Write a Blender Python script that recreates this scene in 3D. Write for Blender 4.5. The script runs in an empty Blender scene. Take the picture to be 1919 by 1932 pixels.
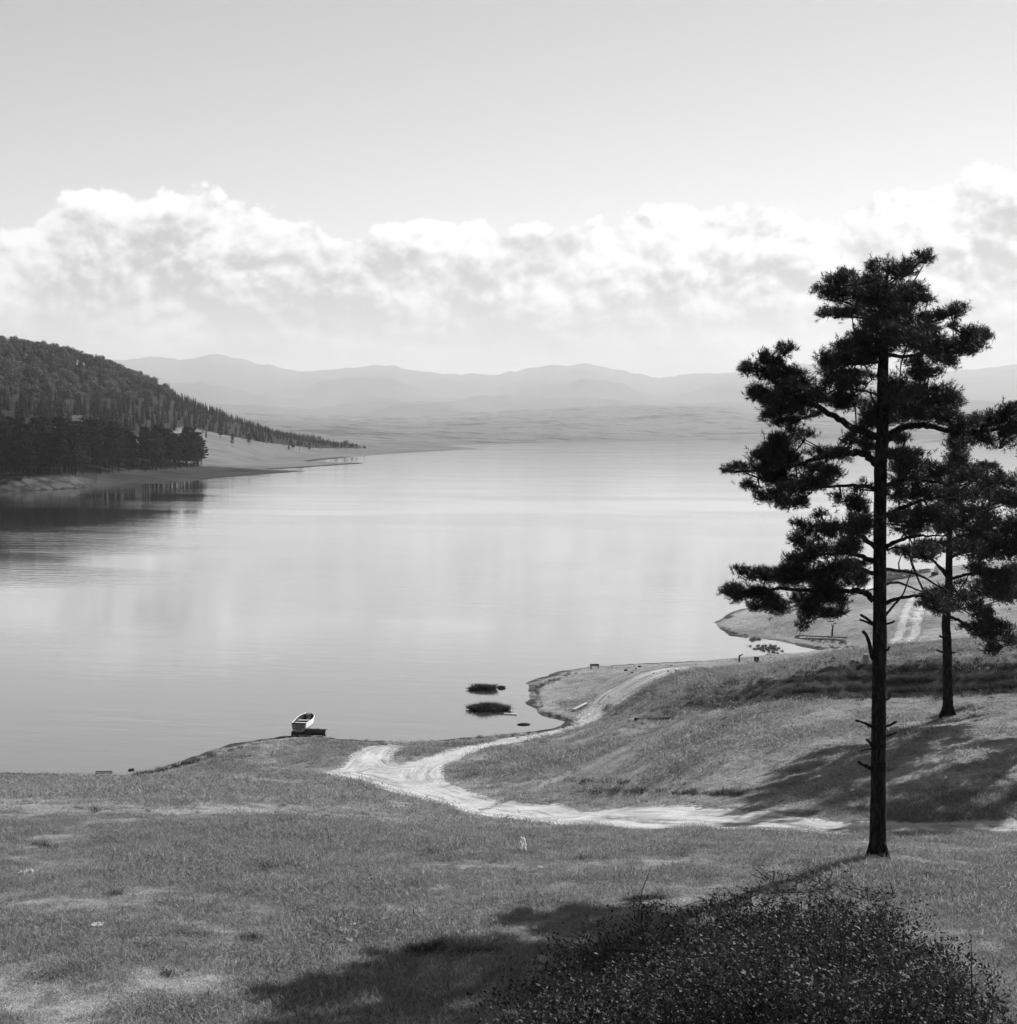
import bpy, math, random
import numpy as np
from mathutils import Vector, Matrix

R = math.radians
rng = np.random.default_rng(7)
random.seed(7)
scene = bpy.context.scene
col = scene.collection

# ------------------------------------------------------------------ camera
CAM_Z = 20.0            # metres above the lake
FOC = 2741.0            # focal length in units of a 1919 x 1932 frame
PITCH = R(3.2)
cam_d = bpy.data.cameras.new('camera')
cam_d.sensor_width = 36.0
cam_d.sensor_fit = 'HORIZONTAL'
cam_d.lens = 36.0 * FOC / 1919.0
cam_d.clip_start = 0.1
cam_d.clip_end = 120000.0
cam = bpy.data.objects.new('camera', cam_d)
col.objects.link(cam)
cam.location = (0, 0, CAM_Z)
cam.rotation_euler = (math.pi / 2 - PITCH, 0, 0)
scene.camera = cam

# ------------------------------------------------------------------ exposure, engine
SUN_AZ, SUN_EL = R(40.0), R(35.0)
scene.view_settings.view_transform = 'Standard'
scene.view_settings.look = 'None'
scene.view_settings.exposure = 0.92
scene.view_settings.gamma = 1.0
scene.view_settings.use_curve_mapping = False
scene.render.engine = 'CYCLES'
scene.cycles.use_denoising = True
scene.cycles.max_bounces = 5
scene.cycles.use_adaptive_sampling = True
scene.cycles.adaptive_threshold = 0.02
scene.cycles.diffuse_bounces = 2
scene.cycles.glossy_bounces = 3
scene.cycles.transmission_bounces = 2
scene.cycles.transparent_max_bounces = 8
scene.cycles.volume_bounces = 0
scene.cycles.sample_clamp_indirect = 4.0


class NT:
    """small helper that writes node maths"""
    def __init__(self, tree):
        self.t = tree
        self.n = tree.nodes
        self.l = tree.links

    def new(self, kind, **kw):
        nd = self.n.new(kind)
        for k, v in kw.items():
            setattr(nd, k, v)
        return nd

    def put(self, sock, v):
        if v is None:
            return
        if hasattr(v, 'is_output') or isinstance(v, bpy.types.NodeSocket):
            self.l.new(v, sock)
        else:
            sock.default_value = v

    def m(self, op, a, b=None, c=None, clamp=False):
        nd = self.new('ShaderNodeMath', operation=op, use_clamp=clamp)
        self.put(nd.inputs[0], a)
        self.put(nd.inputs[1], b)
        if c is not None:
            self.put(nd.inputs[2], c)
        return nd.outputs[0]

    def mapr(self, v, a, b, c=0.0, d=1.0, smooth=True):
        nd = self.new('ShaderNodeMapRange', interpolation_type='SMOOTHSTEP' if smooth else 'LINEAR')
        self.put(nd.inputs[0], v)
        nd.inputs[1].default_value = a
        nd.inputs[2].default_value = b
        nd.inputs[3].default_value = c
        nd.inputs[4].default_value = d
        return nd.outputs[0]

    def mix(self, f, a, b):
        nd = self.new('ShaderNodeMix', data_type='FLOAT')
        self.put(nd.inputs[0], f)
        self.put(nd.inputs[2], a)
        self.put(nd.inputs[3], b)
        return nd.outputs[0]

    def noise(self, vec, scale, detail=4.0, rough=0.5, dist=0.0, out=0):
        nd = self.new('ShaderNodeTexNoise')
        self.put(nd.inputs['Vector'], vec)
        nd.inputs['Scale'].default_value = scale
        nd.inputs['Detail'].default_value = detail
        nd.inputs['Roughness'].default_value = rough
        nd.inputs['Distortion'].default_value = dist
        return nd.outputs[out]

    def vmul(self, v, s):
        nd = self.new('ShaderNodeVectorMath', operation='MULTIPLY')
        self.put(nd.inputs[0], v)
        self.put(nd.inputs[1], s)
        return nd.outputs[0]

    def vadd(self, v, s):
        nd = self.new('ShaderNodeVectorMath', operation='ADD')
        self.put(nd.inputs[0], v)
        self.put(nd.inputs[1], s)
        return nd.outputs[0]

    def comb(self, x, y, z=0.0):
        nd = self.new('ShaderNodeCombineXYZ')
        self.put(nd.inputs[0], x)
        self.put(nd.inputs[1], y)
        self.put(nd.inputs[2], z)
        return nd.outputs[0]

    def attr(self, name):
        return self.new('ShaderNodeAttribute', attribute_name=name).outputs['Fac']

    def grey(self, v):
        nd = self.new('ShaderNodeCombineColor')
        for i in range(3):
            self.put(nd.inputs[i], v)
        return nd.outputs[0]


# ------------------------------------------------------------------ world: grey daylight sky with a bank of cumulus
SKY_STRENGTH = 0.096
CLOUD_DARK, CLOUD_LIT = 0.235, 0.64
world = bpy.data.worlds.new('World')
scene.world = world
world.use_nodes = True
wt = NT(world.node_tree)
wt.n.clear()
w_out = wt.new('ShaderNodeOutputWorld')
w_bg = wt.new('ShaderNodeBackground')
w_bg.inputs['Strength'].default_value = SKY_STRENGTH
wt.l.new(w_bg.outputs[0], w_out.inputs[0])
sky = wt.new('ShaderNodeTexSky', sky_type='NISHITA')
sky.sun_disc = False
sky.sun_elevation = SUN_EL
sky.sun_rotation = SUN_AZ
sky.altitude = 1100.0
sky.air_density = 1.0
sky.dust_density = 0.08
sky.ozone_density = 1.0
sc_ = wt.new('ShaderNodeSeparateColor')
wt.l.new(sky.outputs[0], sc_.inputs[0])
# panchromatic film behind an orange filter
sky_bw = wt.m('ADD', wt.m('ADD', wt.m('MULTIPLY', sc_.outputs[0], 0.72), wt.m('MULTIPLY', sc_.outputs[1], 0.26)),
              wt.m('MULTIPLY', sc_.outputs[2], 0.02))
tcw = wt.new('ShaderNodeTexCoord')
sep = wt.new('ShaderNodeSeparateXYZ')
wt.l.new(tcw.outputs['Generated'], sep.inputs[0])
az = wt.m('ARCTAN2', sep.outputs[0], sep.outputs[1])
el = wt.m('ARCSINE', sep.outputs[2])
# height of the cloud tops along the horizon (degrees from the view axis -> radians above the horizon)
tops = [(-60, .12), (-45, .15), (-34, .11), (-26, .14), (-22, .13),
        (-19.3, .132), (-17.8, .143), (-16.4, .160), (-15.4, .162), (-14.0, .160), (-12.5, .162), (-11.4, .158), (-9.8, .155),
        (-8.2, .144), (-5.9, .137), (-4.5, .150), (-3.3, .150), (-1.6, .152), (0, .142), (2.5, .141), (3.6, .146),
        (5.4, .150), (7.1, .158), (8.3, .152), (9.5, .150), (11.6, .150), (13.9, .152), (15.2, .160), (17.2, .166),
        (19.3, .174), (24, .175), (30, .14), (38, .12), (48, .15), (60, .12)]
fc = wt.new('ShaderNodeFloatCurve')
crv = fc.mapping.curves[0]
pts_ = [((a + 60) / 120.0, e / 0.25) for a, e in tops]
crv.points[0].location = pts_[0]
crv.points[1].location = pts_[-1]
for p in pts_[1:-1]:
    crv.points.new(*p)
fc.mapping.update()
wt.l.new(wt.m('MULTIPLY_ADD', az, 180 / math.pi / 120.0, 0.5, clamp=True), fc.inputs['Value'])
edge = wt.m('MULTIPLY', fc.outputs[0], 0.25)
P0 = wt.comb(az, wt.m('MULTIPLY', el, 1.25), 0.0)
warp = wt.new('ShaderNodeVectorMath', operation='SUBTRACT')
wt.l.new(wt.noise(P0, 13.0, 2.0, 0.5, out=1), warp.inputs[0])
warp.inputs[1].default_value = (.5, .5, .5)
PW = wt.vadd(P0, wt.vmul(warp.outputs[0], (.030, .022, 0.0)))


def puff(vec, scale, detail=2.0, rough=0.5):
    """rounded billows: a field of overlapping domes at several sizes"""
    nd = wt.new('ShaderNodeTexVoronoi', voronoi_dimensions='2D', feature='F1', normalize=True)
    wt.put(nd.inputs['Vector'], vec)
    nd.inputs['Scale'].default_value = scale
    nd.inputs['Detail'].default_value = detail
    nd.inputs['Roughness'].default_value = rough
    nd.inputs['Lacunarity'].default_value = 2.4
    return nd.outputs['Distance']


LOFF = (0.0045, 0.0080, 0.0)
pa, pb = puff(PW, 23.0, 2.6, 0.52), puff(wt.vadd(PW, LOFF), 23.0, 2.6, 0.52)                  # distance from the billow centres: 0 at the middle
wisp = wt.noise(PW, 60.0, 4.0, 0.62)
depth_in = wt.m('SUBTRACT', edge, el)                                   # radians below the local cloud top
lump = wt.m('ADD', wt.m('MULTIPLY', wt.m('SUBTRACT', 0.36, pa), 0.046), wt.m('MULTIPLY', wt.m('SUBTRACT', wisp, 0.5), 0.012))
dens = wt.m('SUBTRACT', wt.m('ADD', depth_in, lump), 0.005)
alpha = wt.mapr(dens, -0.0008, 0.0038)
# the side of each billow that faces the sun is brighter, the lee side greyer
relief = wt.m('MULTIPLY', wt.m('SUBTRACT', pb, pa), 2.3)
body = wt.noise(wt.comb(az, wt.m('MULTIPLY', el, 1.7), 2.0), 13.0, 4.0, 0.55)
rim = wt.mapr(dens, 0.0, 0.035, 1.0, 0.0)
lit = wt.m('ADD', wt.m('ADD', wt.m('MULTIPLY', rim, 0.42), relief), wt.m('MULTIPLY_ADD', body, 1.7, -0.50))
lit = wt.m('ADD', lit, wt.m('MULTIPLY_ADD', wisp, 0.25, -0.12))
lit = wt.mapr(lit, -0.05, 0.95)
# flat hazy bases: billows dissolve towards the horizon
low = wt.mapr(el, 0.035, 0.100)
streak = wt.noise(wt.comb(az, wt.m('MULTIPLY', el, 5.0), 5.0), 8.0, 4.0, 0.55)
lit_low = wt.mapr(streak, 0.36, 0.72, 0.12, 0.62)
lit = wt.mix(low, lit_low, lit)
toward = wt.m('COSINE', wt.m('SUBTRACT', az, SUN_AZ))                  # clouds near the sun glow more
gain = wt.mapr(toward, 0.45, 1.0, 0.95, 1.06)
cloud = wt.m('MULTIPLY', wt.mix(lit, CLOUD_DARK, CLOUD_LIT), gain)
cloud = wt.m('DIVIDE', cloud, SKY_STRENGTH)
final = wt.mix(alpha, sky_bw, cloud)
below = wt.mapr(el, -0.02, 0.0)
final = wt.mix(below, wt.m('MULTIPLY', final, 0.5), final)
wt.l.new(wt.grey(final), w_bg.inputs['Color'])

# ------------------------------------------------------------------ sun
SUN_V = Vector((math.sin(SUN_AZ) * math.cos(SUN_EL), math.cos(SUN_AZ) * math.cos(SUN_EL), math.sin(SUN_EL)))
sun_d = bpy.data.lights.new('sun', 'SUN')
sun_d.energy = 5.0
sun_d.angle = R(0.5)
sun_d.color = (1.0, 1.0, 1.0)
sun_o = bpy.data.objects.new('sun', sun_d)
col.objects.link(sun_o)
sun_o.rotation_euler = SUN_V.to_track_quat('Z', 'Y').to_euler()


# ------------------------------------------------------------------ helpers
def tag(o, label=None, cat=None, group=None, kind=None):
    if label: o['label'] = label
    if cat: o['category'] = cat
    if group: o['group'] = group
    if kind: o['kind'] = kind
    return o


def link(o, parent=None):
    col.objects.link(o)
    if parent is not None:
        o.parent = parent
    return o


def empty(name, loc=(0, 0, 0), rz=0.0):
    o = bpy.data.objects.new(name, None)
    o.empty_display_size = 0.2
    link(o)
    o.location = loc
    o.rotation_euler = (0, 0, rz)
    return o


def mesh_np(name, verts, faces, smooth=False, attrs=None):
    """verts (n,3) array, faces (m,k) array with equal corner count"""
    verts = np.asarray(verts, dtype=np.float32)
    faces = np.asarray(faces, dtype=np.int32)
    me = bpy.data.meshes.new(name)
    m, k = faces.shape
    me.vertices.add(len(verts))
    me.vertices.foreach_set('co', verts.ravel())
    me.loops.add(m * k)
    me.loops.foreach_set('vertex_index', faces.ravel())
    me.polygons.add(m)
    me.polygons.foreach_set('loop_start', np.arange(0, m * k, k, dtype=np.int32))
    me.polygons.foreach_set('loop_total', np.full(m, k, dtype=np.int32))
    if smooth:
        me.polygons.foreach_set('use_smooth', np.ones(m, dtype=bool))
    if attrs:
        for an, av in attrs.items():
            a = me.attributes.new(an, 'FLOAT', 'POINT')
            a.data.foreach_set('value', np.asarray(av, dtype=np.float32))
    me.update(calc_edges=True)
    return me


def mobj(name, me, mat, parent=None, loc=None):
    if mat is not None and len(me.materials) == 0:
        me.materials.append(mat)
    o = bpy.data.objects.new(name, me)
    link(o, parent)
    if loc is not None:
        o.location = loc
    return o


class MB:
    """collects tubes, boxes and raw faces into one mesh"""
    def __init__(self):
        self.v, self.f = [], []

    def add(self, verts, faces):
        b = len(self.v)
        self.v += [tuple(p) for p in verts]
        self.f += [tuple(i + b for i in q) for q in faces]

    def tube(self, pts, radii, n=6, cap=True, rough=0.0):
        pts = [Vector(p) for p in pts]
        if not hasattr(radii, '__len__'):
            radii = [radii] * len(pts)
        vs, fs = [], []
        up = Vector((0.13, 0.21, 0.97)).normalized()
        for i, p in enumerate(pts):
            a = pts[max(0, i - 1)]
            c = pts[min(len(pts) - 1, i + 1)]
            t = (c - a)
            t = t.normalized() if t.length > 1e-9 else Vector((0, 0, 1))
            s = t.cross(up if abs(t.dot(up)) < .95 else Vector((1, 0, 0))).normalized()
            q = s.cross(t).normalized()
            for k in range(n):
                an = 2 * math.pi * k / n
                rr = radii[i] * (1 + (random.uniform(-rough, rough) if rough else 0))
                vs.append(p + s * (math.cos(an) * rr) + q * (math.sin(an) * rr))
        for i in range(len(pts) - 1):
            for k in range(n):
                a = i * n + k
                b = i * n + (k + 1) % n
                fs.append((a, b, b + n, a + n))
        if cap:
            fs.append(tuple(reversed(range(n))))
            fs.append(tuple(range((len(pts) - 1) * n, len(pts) * n)))
        self.add(vs, fs)

    def box(self, c, s, rot=None):
        vs = [Vector((x * s[0] / 2, y * s[1] / 2, z * s[2] / 2)) for x in (-1, 1) for y in (-1, 1) for z in (-1, 1)]
        if rot is not None:
            vs = [rot @ p for p in vs]
        vs = [p + Vector(c) for p in vs]
        self.add(vs, [(0, 1, 3, 2), (4, 6, 7, 5), (0, 4, 5, 1), (2, 3, 7, 6), (0, 2, 6, 4), (1, 5, 7, 3)])

    def mesh(self, name, smooth=False):
        me = bpy.data.meshes.new(name)
        me.from_pydata(self.v, [], self.f)
        if smooth:
            me.polygons.foreach_set('use_smooth', np.ones(len(me.polygons), dtype=bool))
        me.update()
        return me

    def build(self, name, mat, parent=None, smooth=False, loc=None):
        return mobj(name, self.mesh(name, smooth), mat, parent, loc)


# value noise -----------------------------------------------------------
_perm = np.random.default_rng(3).random((256, 256))


def vnoise(x, y):
    xi, yi = np.floor(x).astype(int), np.floor(y).astype(int)
    fx, fy = x - xi, y - yi
    fx = fx * fx * fx * (fx * (fx * 6 - 15) + 10)
    fy = fy * fy * fy * (fy * (fy * 6 - 15) + 10)
    a = _perm[xi & 255, yi & 255]
    b = _perm[(xi + 1) & 255, yi & 255]
    c = _perm[xi & 255, (yi + 1) & 255]
    d = _perm[(xi + 1) & 255, (yi + 1) & 255]
    return (a * (1 - fx) + b * fx) * (1 - fy) + (c * (1 - fx) + d * fx) * fy


def fbm(x, y, octv=5, gain=0.5, ox=0.0):
    s, a, t = 0.0, 1.0, 0.0
    x = np.asarray(x, float) + 31.7 + ox
    y = np.asarray(y, float) + 17.3 - ox
    for k in range(octv):
        s = s + a * (vnoise(x, y) - 0.5) * 2
        t += a
        a *= gain
        x, y = x * 2.03 + 7.1, y * 2.03 - 3.7
    return s / t


def sstep(a, b, x):
    t = np.clip((x - a) / (b - a), 0, 1)
    return t * t * (3 - 2 * t)


# pixel rays --------------------------------------------------------------
def ray(px, py):
    a = (px - 959.5) / FOC
    b = -(py - 966.0) / FOC
    fwd = math.cos(PITCH) + b * math.sin(PITCH)
    up = -math.sin(PITCH) + b * math.cos(PITCH)
    return a / fwd, up / fwd            # X and Z per metre of Y


def at(px, py, D):
    rx, rz = ray(px, py)
    return Vector((rx * D, D, CAM_Z + rz * D))


def on_water(px, py, z=0.0):
    rx, rz = ray(px, py)
    D = (z - CAM_Z) / rz
    return (rx * D, D)


def project(X, Y, Z):
    c, s = math.cos(PITCH), math.sin(PITCH)
    dz = Z - CAM_Z
    f = Y * c - dz * s
    u = Y * s + dz * c
    return 959.5 + FOC * X / f, 966.0 - FOC * u / f


def seg_dist(X, Y, poly, closed=True):
    P = np.asarray(poly, float)
    Q = np.roll(P, -1, axis=0) if closed else P[1:]
    P = P if closed else P[:-1]
    best = np.full(X.shape, 1e18)
    for (x0, y0), (x1, y1) in zip(P, Q):
        dx, dy = x1 - x0, y1 - y0
        t = np.clip(((X - x0) * dx + (Y - y0) * dy) / (dx * dx + dy * dy + 1e-12), 0, 1)
        best = np.minimum(best, (X - x0 - t * dx) ** 2 + (Y - y0 - t * dy) ** 2)
    return np.sqrt(best)


def inside(X, Y, poly):
    P = np.asarray(poly, float)
    Q = np.roll(P, -1, axis=0)
    r = np.zeros(X.shape, bool)
    for (x0, y0), (x1, y1) in zip(P, Q):
        if y0 == y1:
            continue
        c = ((y0 > Y) != (y1 > Y)) & (X < (x1 - x0) * (Y - y0) / (y1 - y0) + x0)
        r ^= c
    return r


def sdist(X, Y, poly):
    d = seg_dist(X, Y, poly)
    return np.where(inside(X, Y, poly), d, -d)


class TPS:
    def __init__(self, pts, vals, reg=0.0):
        P = np.asarray(pts, float)
        n = len(P)
        K = self.u(((P[:, None] - P[None]) ** 2).sum(-1)) + reg * np.eye(n)
        A = np.zeros((n + 3, n + 3))
        A[:n, :n] = K
        A[:n, n] = 1
        A[:n, n + 1:] = P
        A[n, :n] = 1
        A[n + 1:, :n] = P.T
        self.w = np.linalg.solve(A, np.r_[np.asarray(vals, float), 0, 0, 0])
        self.P = P

    @staticmethod
    def u(r2):
        return 0.5 * r2 * np.log(r2 + 1e-9)

    def __call__(self, x, y):
        sh = np.shape(x)
        x, y = np.ravel(x), np.ravel(y)
        out = np.full(x.shape, self.w[-3]) + self.w[-2] * x + self.w[-1] * y
        for (px, py), w in zip(self.P, self.w[:-3]):
            out += w * self.u((x - px) ** 2 + (y - py) ** 2)
        return out.reshape(sh)


# ------------------------------------------------------------------ materials (all greys: the photograph is black and white)
def new_mat(name):
    m = bpy.data.materials.new(name)
    m.use_nodes = True
    t = NT(m.node_tree)
    bs = t.n['Principled BSDF']
    bs.inputs['Specular IOR Level'].default_value = 0.2
    return m, t, bs


def simple_mat(name, a, b, scale=4.0, rough=0.8, bump=0.0, spec=0.2, detail=5.0, stretch=(1, 1, 1)):
    m, t, bs = new_mat(name)
    co = t.new('ShaderNodeTexCoord').outputs['Object']
    v = t.vmul(co, stretch)
    n = t.noise(v, scale, detail, 0.6)
    t.l.new(t.grey(t.mapr(n, 0.3, 0.7, a, b)), bs.inputs['Base Color'])
    bs.inputs['Roughness'].default_value = rough
    bs.inputs['Specular IOR Level'].default_value = spec
    if bump:
        bn = t.new('ShaderNodeBump')
        bn.inputs['Strength'].default_value = bump
        bn.inputs['Distance'].default_value = 0.03
        t.l.new(n, bn.inputs['Height'])
        t.l.new(bn.outputs[0], bs.inputs['Normal'])
    return m


def leaf_mat(name, a, b, trans=0.3, rough=0.5, spec=0.3, per_obj=False):
    m, t, bs = new_mat(name)
    geo = t.new('ShaderNodeNewGeometry')
    co = t.new('ShaderNodeTexCoord').outputs['Object']
    n = t.noise(co, 1.6, 3.0, 0.6)
    r = t.m('MULTIPLY_ADD', geo.outputs['Random Per Island'], 0.6, t.m('MULTIPLY', n, 0.4))
    if per_obj:
        oi = t.new('ShaderNodeObjectInfo')
        r = t.m('MULTIPLY_ADD', oi.outputs['Random'], 0.55, t.m('MULTIPLY', r, 0.45))
    c = t.grey(t.mapr(r, 0.1, 0.9, a, b, smooth=False))
    t.l.new(c, bs.inputs['Base Color'])
    bs.inputs['Roughness'].default_value = rough
    bs.inputs['Specular IOR Level'].default_value = spec
    if trans > 0:
        tr = t.new('ShaderNodeBsdfTranslucent')
        t.l.new(c, tr.inputs['Color'])
        mx = t.new('ShaderNodeMixShader')
        mx.inputs[0].default_value = trans
        t.l.new(bs.outputs[0], mx.inputs[1])
        t.l.new(tr.outputs[0], mx.inputs[2])
        t.l.new(mx.outputs[0], t.n['Material Output'].inputs['Surface'])
    return m


def ground_material():
    m, t, bs = new_mat('pasture_and_sand')
    co = t.new('ShaderNodeTexCoord').outputs['Object']
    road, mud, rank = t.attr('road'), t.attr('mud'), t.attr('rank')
    big = t.noise(co, 0.09, 5.0, 0.6)
    mid = t.noise(co, 0.9, 6.0, 0.65)
    fine = t.noise(t.vmul(co, (1.0, 0.6, 1.0)), 7.0, 6.0, 0.7)
    grain = t.noise(co, 38.0, 4.0, 0.7)
    g = t.m('ADD', t.m('ADD', t.m('MULTIPLY', big, 0.40), t.m('MULTIPLY', mid, 0.38)), t.m('MULTIPLY', fine, 0.36))
    grass = t.mapr(g, 0.41, 0.65, 0.055, 0.31, smooth=False)
    grass = t.m('MULTIPLY', grass, t.mapr(grain, 0.32, 0.68, 0.45, 1.5, smooth=False))
    dark = t.mapr(t.noise(co, 1.7, 6.0, 0.75), 0.56, 0.68)
    grass = t.mix(t.m('MULTIPLY', dark, 0.62), grass, 0.04)
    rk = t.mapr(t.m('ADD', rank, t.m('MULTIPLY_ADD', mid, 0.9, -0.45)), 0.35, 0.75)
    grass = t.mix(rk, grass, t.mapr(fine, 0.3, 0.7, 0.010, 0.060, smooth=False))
    md = t.mapr(t.m('ADD', mud, t.m('MULTIPLY_ADD', mid, 1.1, -0.55)), 0.35, 0.70)
    grass = t.mix(md, grass, t.mapr(fine, 0.3, 0.7, 0.020, 0.065, smooth=False))
    ru = t.noise(co, 2.6, 6.0, 0.7)
    rd = t.mapr(t.m('ADD', road, t.m('ADD', t.m('MULTIPLY_ADD', ru, 1.5, -0.75), t.m('MULTIPLY_ADD', fine, 1.0, -0.5))), 0.30, 0.74)
    sand = t.mapr(t.m('ADD', t.m('MULTIPLY', t.noise(co, 0.5, 6.0, 0.65), 0.6), t.m('MULTIPLY', fine, 0.4)), 0.35, 0.65, 0.24, 0.44, smooth=False)
    sx_ = t.new('ShaderNodeSeparateXYZ')
    t.l.new(co, sx_.inputs[0])
    rut = t.noise(t.comb(t.m('MULTIPLY', t.attr('inset'), 3.2), t.m('MULTIPLY', sx_.outputs[0], 0.22), t.m('MULTIPLY', sx_.outputs[1], 0.22)), 1.0, 4.0, 0.6)
    sand = t.m('MULTIPLY', sand, t.mapr(rut, 0.34, 0.62, 0.72, 1.12))
    rd = t.m('MULTIPLY', rd, t.mapr(t.m('ADD', rut, t.m('MULTIPLY', fine, 0.25)), 0.40, 0.50, 0.62, 1.0))
    colr = t.mix(rd, grass, sand)
    t.l.new(t.grey(colr), bs.inputs['Base Color'])
    bs.inputs['Roughness'].default_value = 0.95
    bs.inputs['Specular IOR Level'].default_value = 0.05
    bn = t.new('ShaderNodeBump')
    bn.inputs['Strength'].default_value = 1.0
    bn.inputs['Distance'].default_value = 0.10
    hgt = t.m('ADD', t.m('MULTIPLY', fine, t.mix(rd, 1.0, 0.25)), t.m('MULTIPLY', grain, t.mix(rd, 0.4, 0.08)))
    t.l.new(t.m('ADD', hgt, t.m('MULTIPLY', mid, t.mix(rd, 2.0, 0.6))), bn.inputs['Height'])
    t.l.new(bn.outputs[0], bs.inputs['Normal'])
    return m


def far_ground_material(name='far_meadow', lo=0.08, hi=0.18, relief=0.8):
    m, t, bs = new_mat(name)
    co = t.new('ShaderNodeTexCoord').outputs['Object']
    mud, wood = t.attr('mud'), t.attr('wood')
    big = t.noise(co, 0.006, 6.0, 0.6)
    mid = t.noise(co, 0.05, 6.0, 0.65)
    g = t.m('ADD', t.m('MULTIPLY', big, 0.5), t.m('MULTIPLY', mid, 0.5))
    grass = t.mapr(g, 0.35, 0.65, lo, hi, smooth=False)
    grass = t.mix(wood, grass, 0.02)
    if name != 'far_meadow':
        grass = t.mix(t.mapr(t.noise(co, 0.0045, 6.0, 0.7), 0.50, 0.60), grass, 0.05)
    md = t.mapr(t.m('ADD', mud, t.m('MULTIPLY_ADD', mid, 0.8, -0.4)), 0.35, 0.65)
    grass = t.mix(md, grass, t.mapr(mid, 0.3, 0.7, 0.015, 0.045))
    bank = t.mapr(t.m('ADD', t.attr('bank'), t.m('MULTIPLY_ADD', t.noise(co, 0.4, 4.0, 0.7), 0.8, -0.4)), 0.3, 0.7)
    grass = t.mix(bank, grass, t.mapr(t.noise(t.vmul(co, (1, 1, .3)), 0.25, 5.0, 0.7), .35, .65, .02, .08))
    t.l.new(t.grey(grass), bs.inputs['Base Color'])
    bs.inputs['Roughness'].default_value = 0.95
    bs.inputs['Specular IOR Level'].default_value = 0.03
    bn = t.new('ShaderNodeBump')
    bn.inputs['Strength'].default_value = relief
    bn.inputs['Distance'].default_value = 1.2
    t.l.new(mid, bn.inputs['Height'])
    t.l.new(bn.outputs[0], bs.inputs['Normal'])
    return m


def water_material():
    m, t, bs = new_mat('lake_water')
    co = t.new('ShaderNodeTexCoord').outputs['Object']
    # wavelets run across the view, broken into lanes by patches of calmer water
    rot = t.new('ShaderNodeVectorRotate', rotation_type='Z_AXIS')
    t.l.new(co, rot.inputs['Vector'])
    rot.inputs['Angle'].default_value = R(12)
    v = rot.outputs[0]
    w1 = t.noise(t.vmul(v, (0.40, 1.0, 1.0)), 1.9, 3.0, 0.6, 0.4)
    w2 = t.noise(t.vmul(v, (0.35, 1.0, 1.0)), 0.50, 3.0, 0.55, 0.3)
    lanes = t.noise(t.vmul(v, (0.35, 1.0, 1.0)), 0.022, 4.0, 0.55)
    calm = t.mapr(lanes, 0.36, 0.64, 0.15, 1.0)
    h = t.m('MULTIPLY', t.m('ADD', t.m('MULTIPLY', w1, 0.30), t.m('MULTIPLY', w2, 0.75)), calm)
    bn = t.new('ShaderNodeBump')
    bn.inputs['Strength'].default_value = 1.0
    bn.inputs['Distance'].default_value = 0.048
    t.l.new(h, bn.inputs['Height'])
    t.l.new(bn.outputs[0], bs.inputs['Normal'])
    # dark body below, mirror of the sky on top; reflection grows towards grazing view
    body_ = t.new('ShaderNodeBsdfDiffuse')
    body_.inputs['Color'].default_value = (0.035, 0.035, 0.035, 1)
    gl = t.new('ShaderNodeBsdfGlossy')
    gl.inputs['Color'].default_value = (0.97, 0.97, 0.97, 1)
    gl.inputs['Roughness'].default_value = 0.05
    t.l.new(bn.outputs[0], gl.inputs['Normal'])
    fr = t.new('ShaderNodeFresnel')
    fr.inputs['IOR'].default_value = 1.333
    f = t.m('MULTIPLY_ADD', fr.outputs[0], 0.92, 0.27, clamp=True)
    mx = t.new('ShaderNodeMixShader')
    t.l.new(f, mx.inputs[0])
    t.l.new(body_.outputs[0], mx.inputs[1])
    t.l.new(gl.outputs[0], mx.inputs[2])
    t.l.new(mx.outputs[0], t.n['Material Output'].inputs['Surface'])
    return m


def bark_material(name, a, b):
    m, t, bs = new_mat(name)
    co = t.new('ShaderNodeTexCoord').outputs['Object']
    v = t.vmul(co, (1.0, 1.0, 0.22))
    n = t.noise(v, 16.0, 6.0, 0.65, 0.6)
    vo = t.new('ShaderNodeTexVoronoi', feature='DISTANCE_TO_EDGE')
    t.put(vo.inputs['Vector'], t.vadd(v, t.vmul(t.noise(co, 5.0, 3.0, out=1), (.12, .12, .12))))
    vo.inputs['Scale'].default_value = 11.0
    cr = t.mapr(vo.outputs['Distance'], 0.0, 0.25)
    t.l.new(t.grey(t.m('MULTIPLY', t.mapr(n, 0.3, 0.7, a, b), t.mapr(cr, 0, 1, 0.45, 1.0))), bs.inputs['Base Color'])
    bs.inputs['Roughness'].default_value = 0.95
    bs.inputs['Specular IOR Level'].default_value = 0.08
    bn = t.new('ShaderNodeBump')
    bn.inputs['Strength'].default_value = 1.0
    bn.inputs['Distance'].default_value = 0.03
    t.l.new(t.m('ADD', cr, n), bn.inputs['Height'])
    t.l.new(bn.outputs[0], bs.inputs['Normal'])
    return m


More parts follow.
